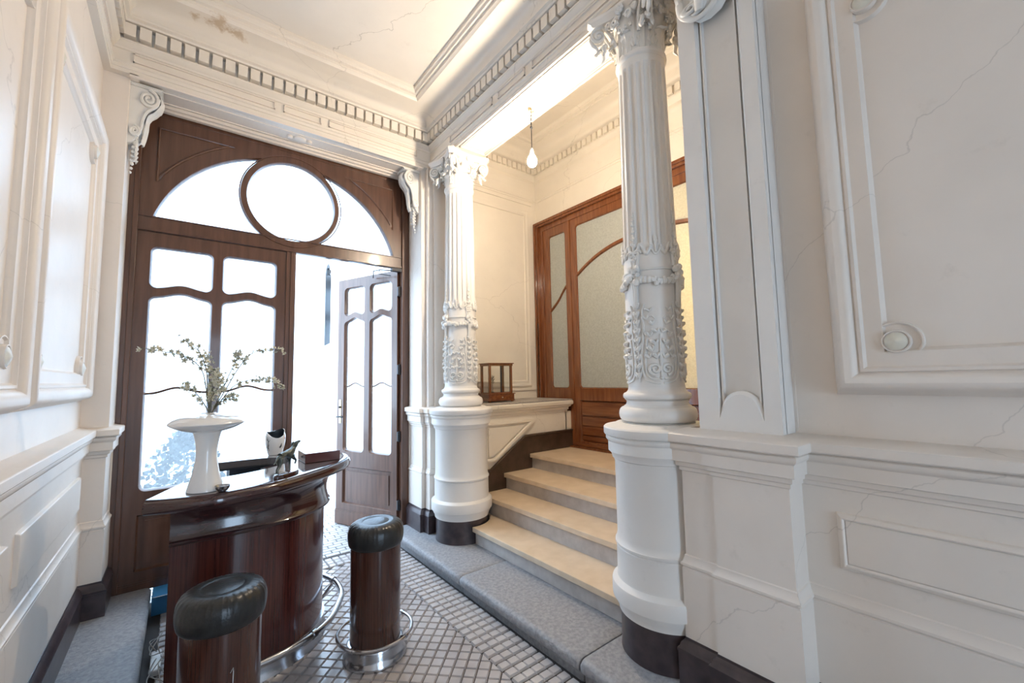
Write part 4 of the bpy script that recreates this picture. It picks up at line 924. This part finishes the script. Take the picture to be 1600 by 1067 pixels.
# ================================================================== BAR
bar = thing('bar_counter', 'curved dark rosewood bar counter with glossy overhanging top and steel foot rail', 'bar', (.30, 2.95, 0))
body = spline([(-.015, 2.585, 0), (.10, 2.575, 0), (.24, 2.570, 0), (.375, 2.580, 0), (.50, 2.618, 0), (.61, 2.690, 0), (.69, 2.785, 0), (.735, 2.89, 0), (.742, 3.00, 0), (.715, 3.12, 0), (.66, 3.23, 0), (.58, 3.32, 0)], 6)
bo = [(p.x, p.y) for p in body]
def inset(path, d, side=1):
    P = [Vector(p) for p in path]; out = []
    for i in range(len(P)):
        t = (P[min(i+1, len(P)-1)]-P[max(i-1, 0)]).normalized(); out.append((P[i].x-t.y*d*side, P[i].y+t.x*d*side))
    return out
bi = inset(bo, .22)
mb = MB(); mb.prism(bo+list(reversed(bi)), .02, .775); build('front_panel', mb, M['rosewood'], parent=bar)
mb = MB(); mb.sweep(bo, [(-.01, .755), (.030, .755), (.034, .762), (.034, .772), (.026, .780), (.020, .800), (.014, .830), (.014, .860), (.022, .895), (.040, .925), (.062, .940), (.066, .952), (-.22, .952), (-.22, .755)], side=-1); build('cornice', mb, M['rosewood_dark'], parent=bar)
to = spline([(-.113, 2.447, 0), (.0, 2.405, 0), (.10, 2.382, 0), (.19, 2.380, 0), (.31, 2.411, 0), (.42, 2.457, 0), (.52, 2.520, 0), (.62, 2.595, 0), (.707, 2.671, 0), (.79, 2.755, 0), (.856, 2.838, 0), (.905, 2.930, 0), (.925, 3.02, 0), (.915, 3.13, 0), (.87, 3.26, 0), (.79, 3.38, 0), (.68, 3.47, 0), (.54, 3.53, 0), (.38, 3.55, 0), (.21, 3.55, 0)], 4)
to = [(p.x, p.y) for p in to]
ti = [(p.x, p.y) for p in spline([(.205, 3.288, 0), (.33, 3.285, 0), (.46, 3.262, 0), (.55, 3.20, 0), (.58, 3.11, 0), (.545, 3.00, 0), (.46, 2.90, 0), (.33, 2.82, 0), (.18, 2.775, 0), (.018, 2.761, 0)], 4)]
mb = MB(); mb.prism(inset(to, .022)+ti, .958, 1.0); build('counter_top', mb, M['bar_top'], parent=bar, smooth=False)
mb = MB(); mb.sweep(to, [(-.05, .935), (-.03, .932), (-.012, .938), (-.004, .946), (.0, .956), (.0, .972), (-.004, .984), (-.012, .992), (-.016, .993), (-.018, .999), (-.024, 1.0005), (-.05, 1.0005)], side=-1); build('nosing', mb, M['rosewood_dark'], parent=bar)
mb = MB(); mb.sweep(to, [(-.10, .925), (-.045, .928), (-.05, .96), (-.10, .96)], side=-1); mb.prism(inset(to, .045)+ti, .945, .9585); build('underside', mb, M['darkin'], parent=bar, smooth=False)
mb = MB(); mb.prism([(.265, 3.315), (.40, 3.312), (.52, 3.285), (.56, 3.26), (.60, 3.34), (.50, 3.50), (.265, 3.52)], .02, .945); build('return_cabinet', mb, M['cabinet'], parent=bar, smooth=False)
# steel kick plate, rail, brackets
mb = MB(); mb.sweep(bo[:56], [(-.02, 0), (.028, 0), (.026, .012), (.014, .03), (.008, .095), (.012, .100), (.012, .106), (-.02, .106)], side=-1); build('kick_plate', mb, M['chrome'], parent=bar, label='brushed steel kick plate')
rl = spline([(-.02, 2.40, .17), (.12, 2.405, .17), (.25, 2.408, .17), (.345, 2.422, .17), (.455, 2.447, .17), (.60, 2.515, .17), (.71, 2.610, .17), (.795, 2.755, .17), (.845, 2.872, .17), (.860, 3.02, .17), (.845, 3.12, .17), (.805, 3.235, .17), (.74, 3.33, .17)], 6)
mb = MB(); mb.tube(rl, .0175, 12); rail = build('foot_rail', mb, M['chrome'], parent=bar, label='polished steel foot rail')
for (rx_, ry_, ax, ay) in ((.60, 2.515, .53, 2.64), (.852, 3.085, .73, 3.05), (.12, 2.405, .12, 2.57)):
    mb = MB(); d = (Vector((ax, ay))-Vector((rx_, ry_))).normalized(); t_ = Vector((-d.y, d.x))
    mb.tube([(rx_-t_.x*.011, ry_-t_.y*.011, .17), (rx_+t_.x*.011, ry_+t_.y*.011, .17)], .0235, 14)
    mb.tube([(rx_, ry_, .155), ((rx_+ax)/2, (ry_+ay)/2, .10), (ax, ay, .055)], .010, 8)
    build('rail_bracket', mb, M['chrome'], parent=bar)
# ================================================================== BAR STOOLS
def make_stool(label):
    t = thing('bar_stool', label, 'stool', (0, 0, 0), 'drum bar stools')
    mb = MB(); mb.lathe([(0, 0), (.166, 0), (.168, .008), (.166, .018), (.158, .030), (.152, .045), (.150, .075), (.146, .085), (.138, .088), (0, .088)], n=48); build('base', mb, M['chrome'], parent=t, local=True, label='flared steel base')
    mb = MB(); mb.lathe([(0, .088), (.132, .088), (.1325, .09), (.134, .60), (0, .60)], n=48); build('body', mb, M['stoolwood'], parent=t, local=True)
    def rf(a, z, r):
        k = max(0, min(1, (r-.060)/.03))*max(0, min(1, (z-.60)/.05)); q_ = .35+1.1*math.exp(-((z-.698)/.014)**2); return r*(1+k*(.0)*a+k*q_*(.010*math.sin(34*a+2*math.sin(3*a))+.008*math.sin(57*a+1.3)))
    prof = [(0, .585), (.137, .585), (.142, .590), (.146, .602), (.149, .625), (.149, .650), (.145, .672), (.135, .690), (.118, .702), (.098, .7075), (.084, .7075), (.074, .7055), (.070, .7045), (.060, .7065), (.040, .7095), (0, .711)]
    pp = [(p.x, p.y) for p in spline([(a, b, 0) for a, b in prof[1:]], 2)]
    mb = MB(); mb.lathe([(0, .585)]+[(max(0, r), z) for r, z in pp], n=150, rf=rf); build('cushion', mb, M['leather'], parent=t, local=True, ang=80)
    mb = MB(); mb.tube([(.195*math.cos(2*PI*k/60), .195*math.sin(2*PI*k/60), .128) for k in range(60)], .009, 10, closed=True); rg = build('foot_ring', mb, M['chrome'], parent=t, local=True)
    for a in (-2.55, -1.0, .35, 1.85):
        mb = MB(); c, s = math.cos(a), math.sin(a); mb.tube([(.195*c, .195*s, .128), (.165*c, .165*s, .118), (.140*c, .140*s, .075)], .0065, 8); tv = Vector((-s, c, 0))*.008; q = Vector((.195*c, .195*s, .128)); mb.tube([q-tv, q+tv], .0125, 10)
        build('ring_bracket', mb, M['chrome'], parent=t, local=True)
    return t
st = make_stool('round rosewood drum stool with black leather cushion standing free on the tiles'); st.location = (.89, 2.405, .010)
st2 = copy_tree(st, loc=(.158, 2.052, .010), label='nearer rosewood drum stool with scratched drum, cut by the photo bottom')
ps_ = [(-.62, 1), (0, 1.12), (.02, 1.0), (-.05, .5), (-.16, .05), (-.24, -.12)]
def sc(u, v): a = -PI/2+.22+u*.11; return (.1352*math.cos(a), .1352*math.sin(a), .325+v*.12)
mb = MB(); mb.tube([sc(u, v) for u, v in ps_], [.0006, .0009, .0012, .0013, .0015, .001], 5); mb.tube([sc(.05, .9), sc(-.02, .5), sc(-.12, .1)], .0006, 5)
for k in range(7): mb.tube([sc(-.05+.05*k, -.08-.03*(k % 2)), sc(-.02+.05*k, -.14+.03*(k % 3))], .0005, 4)
build('scratch_mark', mb, M['white'], parent=st2, local=True, label='thin pale scratched mark')
# ================================================================== THINGS ON THE BAR
ZB = 1.0012
vs_ = thing('pedestal_vase', 'tall white glazed vase with waisted foot and saucer-shaped body', 'vase', (.107, 2.505, ZB))
mb = MB(); pr = [(0, ZB), (.072, ZB), (.0735, ZB+.004), (.067, ZB+.03), (.055, ZB+.075), (.046, ZB+.125), (.0425, ZB+.17), (.045, ZB+.21), (.052, ZB+.25), (.060, ZB+.275), (.064, ZB+.282)]
pr = [(0, ZB)]+[(p.x, p.y) for p in spline([(a, b, 0) for a, b in pr[1:]], 3)]+[(0, ZB+.283)]
mb.lathe(pr, .107, 2.505, 48); build('foot', mb, M['ceramic'], parent=vs_)
mb = MB(); z_ = 1.309; pr = [(.055, z_-.038), (.085, z_-.032), (.115, z_-.022), (.14, z_-.008), (.152, z_+.001), (.154, z_+.004), (.151, z_+.011), (.134, z_+.025), (.10, z_+.039), (.07, z_+.046), (.045, z_+.049), (.034, z_+.049), (.030, z_+.052), (.026, z_+.050), (.024, z_+.03), (0, z_+.03)]
mb.lathe([(0, z_-.039)]+pr, .107, 2.505, 64); build('saucer_body', mb, M['ceramic'], parent=vs_)
fl = thing('blossom_branches', 'spray of dry twigs with small cream blossoms in the white vase', 'flowers', (.110, 2.505, 1.345))
r = random.Random(11)
BR = [[(.11, 2.505, 1.36), (.098, 2.50, 1.45), (.075, 2.48, 1.56), (.02, 2.45, 1.62), (-.07, 2.40, 1.645), (-.13, 2.36, 1.655)],
      [(.11, 2.505, 1.36), (.10, 2.50, 1.46), (.09, 2.48, 1.57), (.055, 2.44, 1.655), (.0, 2.40, 1.70)],
      [(.115, 2.505, 1.36), (.108, 2.52, 1.46), (.105, 2.54, 1.56), (.10, 2.56, 1.64)],
      [(.115, 2.505, 1.36), (.118, 2.51, 1.44), (.128, 2.53, 1.52), (.130, 2.54, 1.57)],
      [(.12, 2.505, 1.36), (.150, 2.51, 1.44), (.185, 2.52, 1.54), (.215, 2.53, 1.62), (.222, 2.53, 1.665)],
      [(.12, 2.505, 1.36), (.165, 2.50, 1.43), (.21, 2.48, 1.49), (.28, 2.44, 1.515), (.35, 2.40, 1.505), (.405, 2.38, 1.475)],
      [(.12, 2.505, 1.36), (.17, 2.53, 1.46), (.23, 2.56, 1.58), (.29, 2.58, 1.655), (.36, 2.58, 1.675), (.43, 2.58, 1.665)],
      [(.11, 2.505, 1.36), (.08, 2.49, 1.42), (.04, 2.47, 1.475), (.01, 2.46, 1.49)],
      [(.12, 2.505, 1.36), (.15, 2.52, 1.40), (.19, 2.53, 1.43), (.22, 2.53, 1.425)],
      [(.11, 2.505, 1.36), (.115, 2.47, 1.43), (.14, 2.44, 1.49), (.13, 2.42, 1.55)]]
for bi_, pts in enumerate(BR):
    P = spline(pts, 6); mb = MB(); mb.tube(P, [.0028*(1-.6*i/len(P)) for i in range(len(P))], 5)
    fm = MB(); cm = MB(); n0 = int(len(P)*(.45 if bi_ in (0, 1, 5, 6) else .30))
    for i in range(n0, len(P)):
        for q in range(2 if bi_ not in (2, 3, 9) else 3):
            if r.random() < .22: continue
            c = P[i]+Vector((r.uniform(-1, 1), r.uniform(-1, 1), r.uniform(-1, 1)))*.016
            mb.tube([P[i], c], .0010, 4); d = Vector((r.uniform(-1, 1), r.uniform(-1.2, .4), r.uniform(-.3, 1))).normalized(); a = d.orthogonal().normalized(); b = d.cross(a); s = r.uniform(.0080, .0115)
            for k in range(5):
                th = 2*PI*k/5; e = a*math.cos(th)+b*math.sin(th); f = d.cross(e)
                fm.add([c, c+e*s*.6+f*s*.45+d*s*.25, c+e*s*1.25+f*s*.2+d*s*.45, c+e*s*1.25-f*s*.2+d*s*.45, c+e*s*.6-f*s*.45+d*s*.25], [(0, 1, 2, 3, 4)])
            cm.ball(c+d*s*.25, s*.28, n=5, m=4)
    br = build('branch', mb, M['twig'], parent=fl); build('blossom', fm, M['blossom'], parent=br, kind='stuff', smooth=False, weld=False)
    build('blossom_centre', cm, M['blossom_core'], parent=br, kind='stuff', weld=False)
# bowl
mb = MB(); bx_, by_ = .168, 2.412; mb.lathe([(0, ZB), (.014, ZB), (.022, ZB+.006), (.029, ZB+.018), (.031, ZB+.028), (.0295, ZB+.028), (.027, ZB+.018), (.018, ZB+.009), (0, ZB+.007)], bx_, by_, 32)
tag(recenter(build('small_bowl', mb, M['chrome'])), 'tiny steel bowl beside the foot of the white vase', 'bowl')
# bird cup: soft pouch with saddle rim
cp = thing('pouch_vase', 'small white ceramic pouch vase with black bird drawings and dipped rim', 'vase', (.530, 3.365, ZB))
cx_, cy_ = .530, 3.365
def cupr(a, z, o=0):
    t = (z-ZB)/.15; r_ = .040+.020*math.sin(PI*min(1, t*1.05)*.62) - (.004 if t > .9 else 0)+o
    return Vector((cx_+r_*1.05*math.cos(a), cy_+r_*.72*math.sin(a), z))
vs = []; n, m_ = 40, 14
for layer in (0, -.004):
    for j in range(m_+1):
        for i in range(n):
            a = 2*PI*i/n; top = .148+.012*math.cos(2*a-.5)+.022*math.sin(a+.1); z = ZB+top*(j/m_); vs.append(cupr(a, max(z, ZB+.001) if layer else z, layer))
fs = []
for L_ in (0,):
    o_ = L_*(m_+1)*n
    for j in range(m_):
        for i in range(n): k = (i+1) % n; q = (o_+j*n+i, o_+j*n+k, o_+(j+1)*n+k, o_+(j+1)*n+i); fs.append(q if L_ == 0 else tuple(reversed(q)))
for i in range(n): k = (i+1) % n; fs.append((m_*n+i, m_*n+k, (m_+1)*n+m_*n+k, (m_+1)*n+m_*n+i))
fs.append(tuple(reversed(range(n))))
mb = MB(); mb.add(vs, fs); cup = build('body', mb, M['ceramic'], parent=cp, ang=60)
mb = MB(); o_ = (m_+1)*n; mb.add(vs[o_:], [(j*n+i, j*n+(i+1) % n, (j+1)*n+(i+1) % n, (j+1)*n+i) for j in range(2, m_) for i in range(n)]+[tuple(2*n+i for i in range(n))])
for j in (.108, .118, .128, .138): pass
build('inside', mb, M['darkin'], parent=cp, label='dark inside of the pouch')
mb = MB(); A0 = -PI/2+.25
mb.tube([cupr(A0+.20, ZB+.045, .0008), cupr(A0+.28, ZB+.060, .0008), cupr(A0+.33, ZB+.078, .0008)], [.003, .0045, .0012], 5)
mb.tube([cupr(A0+.05, ZB+.050, .0008), cupr(A0+.25, ZB+.058, .0008), cupr(A0+.40, ZB+.052, .0008)], [.001, .003, .001], 5)
build('bird_drawing', mb, M['black'], parent=cup, label='black brushed bird'); mb = MB()
mb.tube([cupr(A0-1.15, ZB+.030, .0008), cupr(A0-1.20, ZB+.065, .0008), cupr(A0-1.10, ZB+.095, .0008), cupr(A0-1.25, ZB+.125, .0008)], [.001, .0025, .002, .001], 5)
for (a, z, a2, z2) in ((-1.18, .06, -1.0, .075), (-1.12, .09, -.9, .105), (-1.15, .1, -1.35, .115), (-1.2, .045, -1.38, .06)): mb.tube([cupr(A0+a, ZB+z, .0008), cupr(A0+a2, ZB+z2, .0008)], [.002, .0008], 5)
build('twig_drawing', mb, M['black'], parent=cup, label='black brushed twig')
mb = MB(); mb.ball(cupr(A0+.75, ZB+.110, -.001), .0035, n=8, m=6); build('red_dot', mb, M['red'], parent=cup)
# lidded box
mb = MB(); mb.box(.612, .818, 2.852, 3.05, ZB, ZB+.058); bxo = build('wooden_box', mb, M['box_lacquer'], smooth=False, bevel=.002); tag(recenter(bxo), 'flat reddish wooden box near the rounded end of the bar', 'box')
# dog statuette
dg = thing('dog_statuette', 'small green bronze pointing dog statuette on an oval base', 'statuette', (.462, 2.575, ZB))
da = Vector((.74, .67, 0)).normalized(); dn = Vector((-da.y, da.x, 0)); D0 = Vector((.462, 2.575, ZB))
dl = lambda x, y, z: tuple(D0+da*x+dn*y+Vector((0, 0, z)))
mb = MB(); n = 40
vs = []; 
for (k, z) in ((1, 0), (1, .010), (.96, .013), (.94, .017), (.90, .018)):
    for i in range(n): a = 2*PI*i/n; vs.append(dl(.088*k*math.cos(a), .034*k*math.sin(a), z))
fs = [(j*n+i, j*n+(i+1) % n, (j+1)*n+(i+1) % n, (j+1)*n+i) for j in range(4) for i in range(n)]+[tuple(reversed(range(n))), tuple(4*n+i for i in range(n))]
mb.add(vs, fs); build('oval_base', mb, M['rosewood_dark'], parent=dg)
def skin(name, joints, edges, parent, m, sub=2):
    me = bpy.data.meshes.new(name); ox, oy, oz = ORG[parent.name]
    me.from_pydata([(p[0]-ox, p[1]-oy, p[2]-oz) for p, r_ in joints], edges, []); me.update()
    o = bpy.data.objects.new(name, me); COL.objects.link(o); o.parent = parent; ORG[o.name] = (ox, oy, oz)
    sm = o.modifiers.new('skin', 'SKIN'); sm.use_smooth_shade = True
    for i, (p, r_) in enumerate(joints):
        rr_ = r_ if isinstance(r_, tuple) else (r_, r_); me.skin_vertices[0].data[i].radius = rr_; me.skin_vertices[0].data[i].use_root = (i == 0)
    sb = o.modifiers.new('sub', 'SUBSURF'); sb.levels = sub; sb.render_levels = sub
    dgp = bpy.context.evaluated_depsgraph_get(); ev = o.evaluated_get(dgp); m2 = bpy.data.meshes.new_from_object(ev); o.modifiers.clear(); o.data = m2
    m2.materials.clear(); m2.materials.append(m); m2.polygons.foreach_set('use_smooth', [True]*len(m2.polygons)); return o
J = [(dl(-.030, 0, .100), .0115), (dl(-.005, 0, .100), .0120), (dl(.020, 0, .100), .0150), (dl(.036, 0, .110), .0115), (dl(.050, 0, .124), .0085), (dl(.058, 0, .138), .0095), (dl(.074, 0, .142), .0065), (dl(.090, 0, .144), .0045),
     (dl(-.046, 0, .096), .0100),
     (dl(-.046, .010, .074), .0075), (dl(-.038, .010, .052), .0036), (dl(-.052, .010, .036), .0024), (dl(-.050, .010, .020), .0026),
     (dl(-.046, -.010, .074), .0075), (dl(-.054, -.010, .052), .0036), (dl(-.068, -.010, .036), .0024), (dl(-.064, -.010, .020), .0026),
     (dl(.028, .009, .072), .0068), (dl(.030, .009, .050), .0028), (dl(.030, .009, .020), .0024),
     (dl(.034, -.010, .074), .0065), (dl(.050, -.010, .062), .0040), (dl(.042, -.010, .046), .0032),
     (dl(-.060, 0, .086), .0036), (dl(-.072, 0, .072), .0026), (dl(-.082, 0, .066), .0016)]
J = [(tuple(D0+(Vector(p)-D0-Vector((0, 0, .018)))*1.18+Vector((0, 0, .018))), r_*1.42) for p, r_ in J]
E_ = [(0, 1), (1, 2), (2, 3), (3, 4), (4, 5), (5, 6), (6, 7), (0, 8), (8, 9), (9, 10), (10, 11), (11, 12), (8, 13), (13, 14), (14, 15), (15, 16), (2, 17), (17, 18), (18, 19), (2, 20), (20, 21), (21, 22), (8, 23), (23, 24), (24, 25)]
skin('body', J, E_, dg, M['bronze'])
mb = MB()
for s in (-1, 1): mb.tube([dl(.064, s*.009, .168), dl(.060, s*.015, .157), dl(.057, s*.015, .142)], [.004, .0075, .003], 7)
build('ear', mb, M['bronze'], parent=dg)
# ================================================================== DISPLAY CASE ON THE LEDGE
zc = 1.2515; cs = thing('display_case', 'small glazed wooden display case with a drawer standing on the stair ledge', 'display case', (2.68, 3.62, zc))
ca = math.radians(-4); C_ = Vector((2.625, 3.63))
def ct(u, v, w): return (C_.x+u*math.cos(ca)-v*math.sin(ca), C_.y+u*math.sin(ca)+v*math.cos(ca), w)
def cbox(mb, x0, x1, y0, y1, z0, z1):
    k = len(mb.v); mb.box(x0, x1, y0, y1, z0, z1); mb.v[k:] = [ct(*p) for p in mb.v[k:]]; return mb
mb = MB(); cbox(mb, -.155, .155, -.10, .10, zc+.012, zc+.078); cbox(mb, -.165, .165, -.11, .11, zc+.078, zc+.088); cbox(mb, -.162, .162, -.107, .107, zc+.010, zc+.016)
for x in (-.14, .14):
    for y in (-.085, .085): cbox(mb, x-.010, x+.010, y-.010, y+.010, zc, zc+.014)
build('base', mb, M['wood_stair_h'], parent=cs, smooth=False, bevel=.002)
mb = MB(); cbox(mb, -.135, .135, -.106, -.098, zc+.022, zc+.070); dr = build('drawer', mb, M['wood_stair_h'], parent=cs, smooth=False, bevel=.002)
mb = MB(); mb.ball(ct(0, -.112, zc+.046), .008, n=10, m=8); build('knob', mb, M['brass'], parent=dr)
for x in (-.135, .125):
    for y in (-.085, .075):
        mb = MB(); cbox(mb, x-.011, x+.011, y-.011, y+.011, zc+.088, zc+.375); build('post', mb, M['wood_stair'], parent=cs, smooth=False)
mb = MB(); cbox(mb, -.150, .142, -.100, .090, zc+.372, zc+.392); cbox(mb, -.160, .152, -.110, .10, zc+.392, zc+.402); build('top', mb, M['wood_stair_h'], parent=cs, smooth=False, bevel=.002)
mb = MB(); cbox(mb, -.146, .136, -.096, .086, zc+.088, zc+.098); build('inner_floor', mb, M['wood_stair_h'], parent=cs, smooth=False)
mb = MB(); cbox(mb, -.006, .010, -.088, -.082, zc+.098, zc+.372); build('glazing_bar', mb, M['iron'], parent=cs, smooth=False)
mb = MB(); cbox(mb, -.125, .115, -.086, -.084, zc+.098, zc+.372); cbox(mb, -.136, -.134, -.075, .065, zc+.098, zc+.372); cbox(mb, .124, .126, -.075, .065, zc+.098, zc+.372); build('glass_pane', mb, M['case_glass'], parent=cs, smooth=False)
sp = thing('wire_sprig', 'tiny dark sprig ornament inside the display case', 'ornament', ct(-.05, 0, zc+.098))
mb = MB(); q = Vector(ct(-.05, 0, zc+.098)); mb.tube([q, q+Vector((0, 0, .10)), q+Vector((.004, 0, .15))], .002, 5)
for k in range(12):
    a = k*2.4; z = .09+.006*k; c = q+Vector((0, 0, z)); d = Vector((math.cos(a), math.sin(a)*.6, .8))*.03; mb.tube([c, c+d*.5, c+d], [.001, .004, .001], 5)
mb.lathe([(0, q.z), (.018, q.z), (.018, q.z+.004), (0, q.z+.006)], q.x, q.y, 16); build('sprig', mb, M['foliage'], parent=sp)
# balance-like beam post inside
# plastic corner guard next to the stair door
mb = MB(); mb.box(3.425, 3.455, 3.900, 3.904, 1.2505, 2.22); mb.box(3.451, 3.455, 3.87, 3.904, 1.2505, 2.16); cg = build('corner_strip', mb, M['case_glass'], smooth=False); tag(recenter(cg), 'clear plastic strip standing in the corner beside the stair door', 'plastic strip')
# ================================================================== BEHIND THE BAR
ct_ = thing('blue_carton', 'blue and white carton behind the bar near the wooden entrance', 'carton', (.0, 3.78, .0005))
mb = MB(); mb.box(-.10, .16, 3.70, 3.88, .0115, .128); build('box', mb, M['blue'], parent=ct_, smooth=False, bevel=.002)
mb = MB(); mb.box(.02, .08, 3.697, 3.70, .04, .10); build('printed_label', mb, M['white'], parent=ct_, smooth=False)
mb = MB(); mb.add([(-.10, 3.70, .128), (.16, 3.70, .128), (.15, 3.62, .155), (-.08, 3.63, .150)], [(0, 1, 2, 3)]); mb.add([(-.10, 3.70, .126), (.16, 3.70, .126), (.15, 3.62, .153), (-.08, 3.63, .148)], [(3, 2, 1, 0)]); build('flap', mb, M['white'], parent=ct_, smooth=False)
r = random.Random(4); tr = thing('cable_tangle', 'tangle of pale cables and a power strip on the floor behind the bar end', 'cables', (-.04, 3.05, .012))
mb = MB(); mb.box(-.075, -.030, 2.95, 3.16, .012, .045); build('power_strip', mb, M['white'], parent=tr, smooth=False, bevel=.006)
for k in range(4):
    P = [(-.06+r.uniform(-.03, .05), 2.80+.10*i+r.uniform(-.03, .03), .03+r.uniform(0, .07)) for i in range(6)]
    mb = MB(); mb.tube(spline(P, 5), .0026, 6); build('cable', mb, M['cableM'], parent=tr)
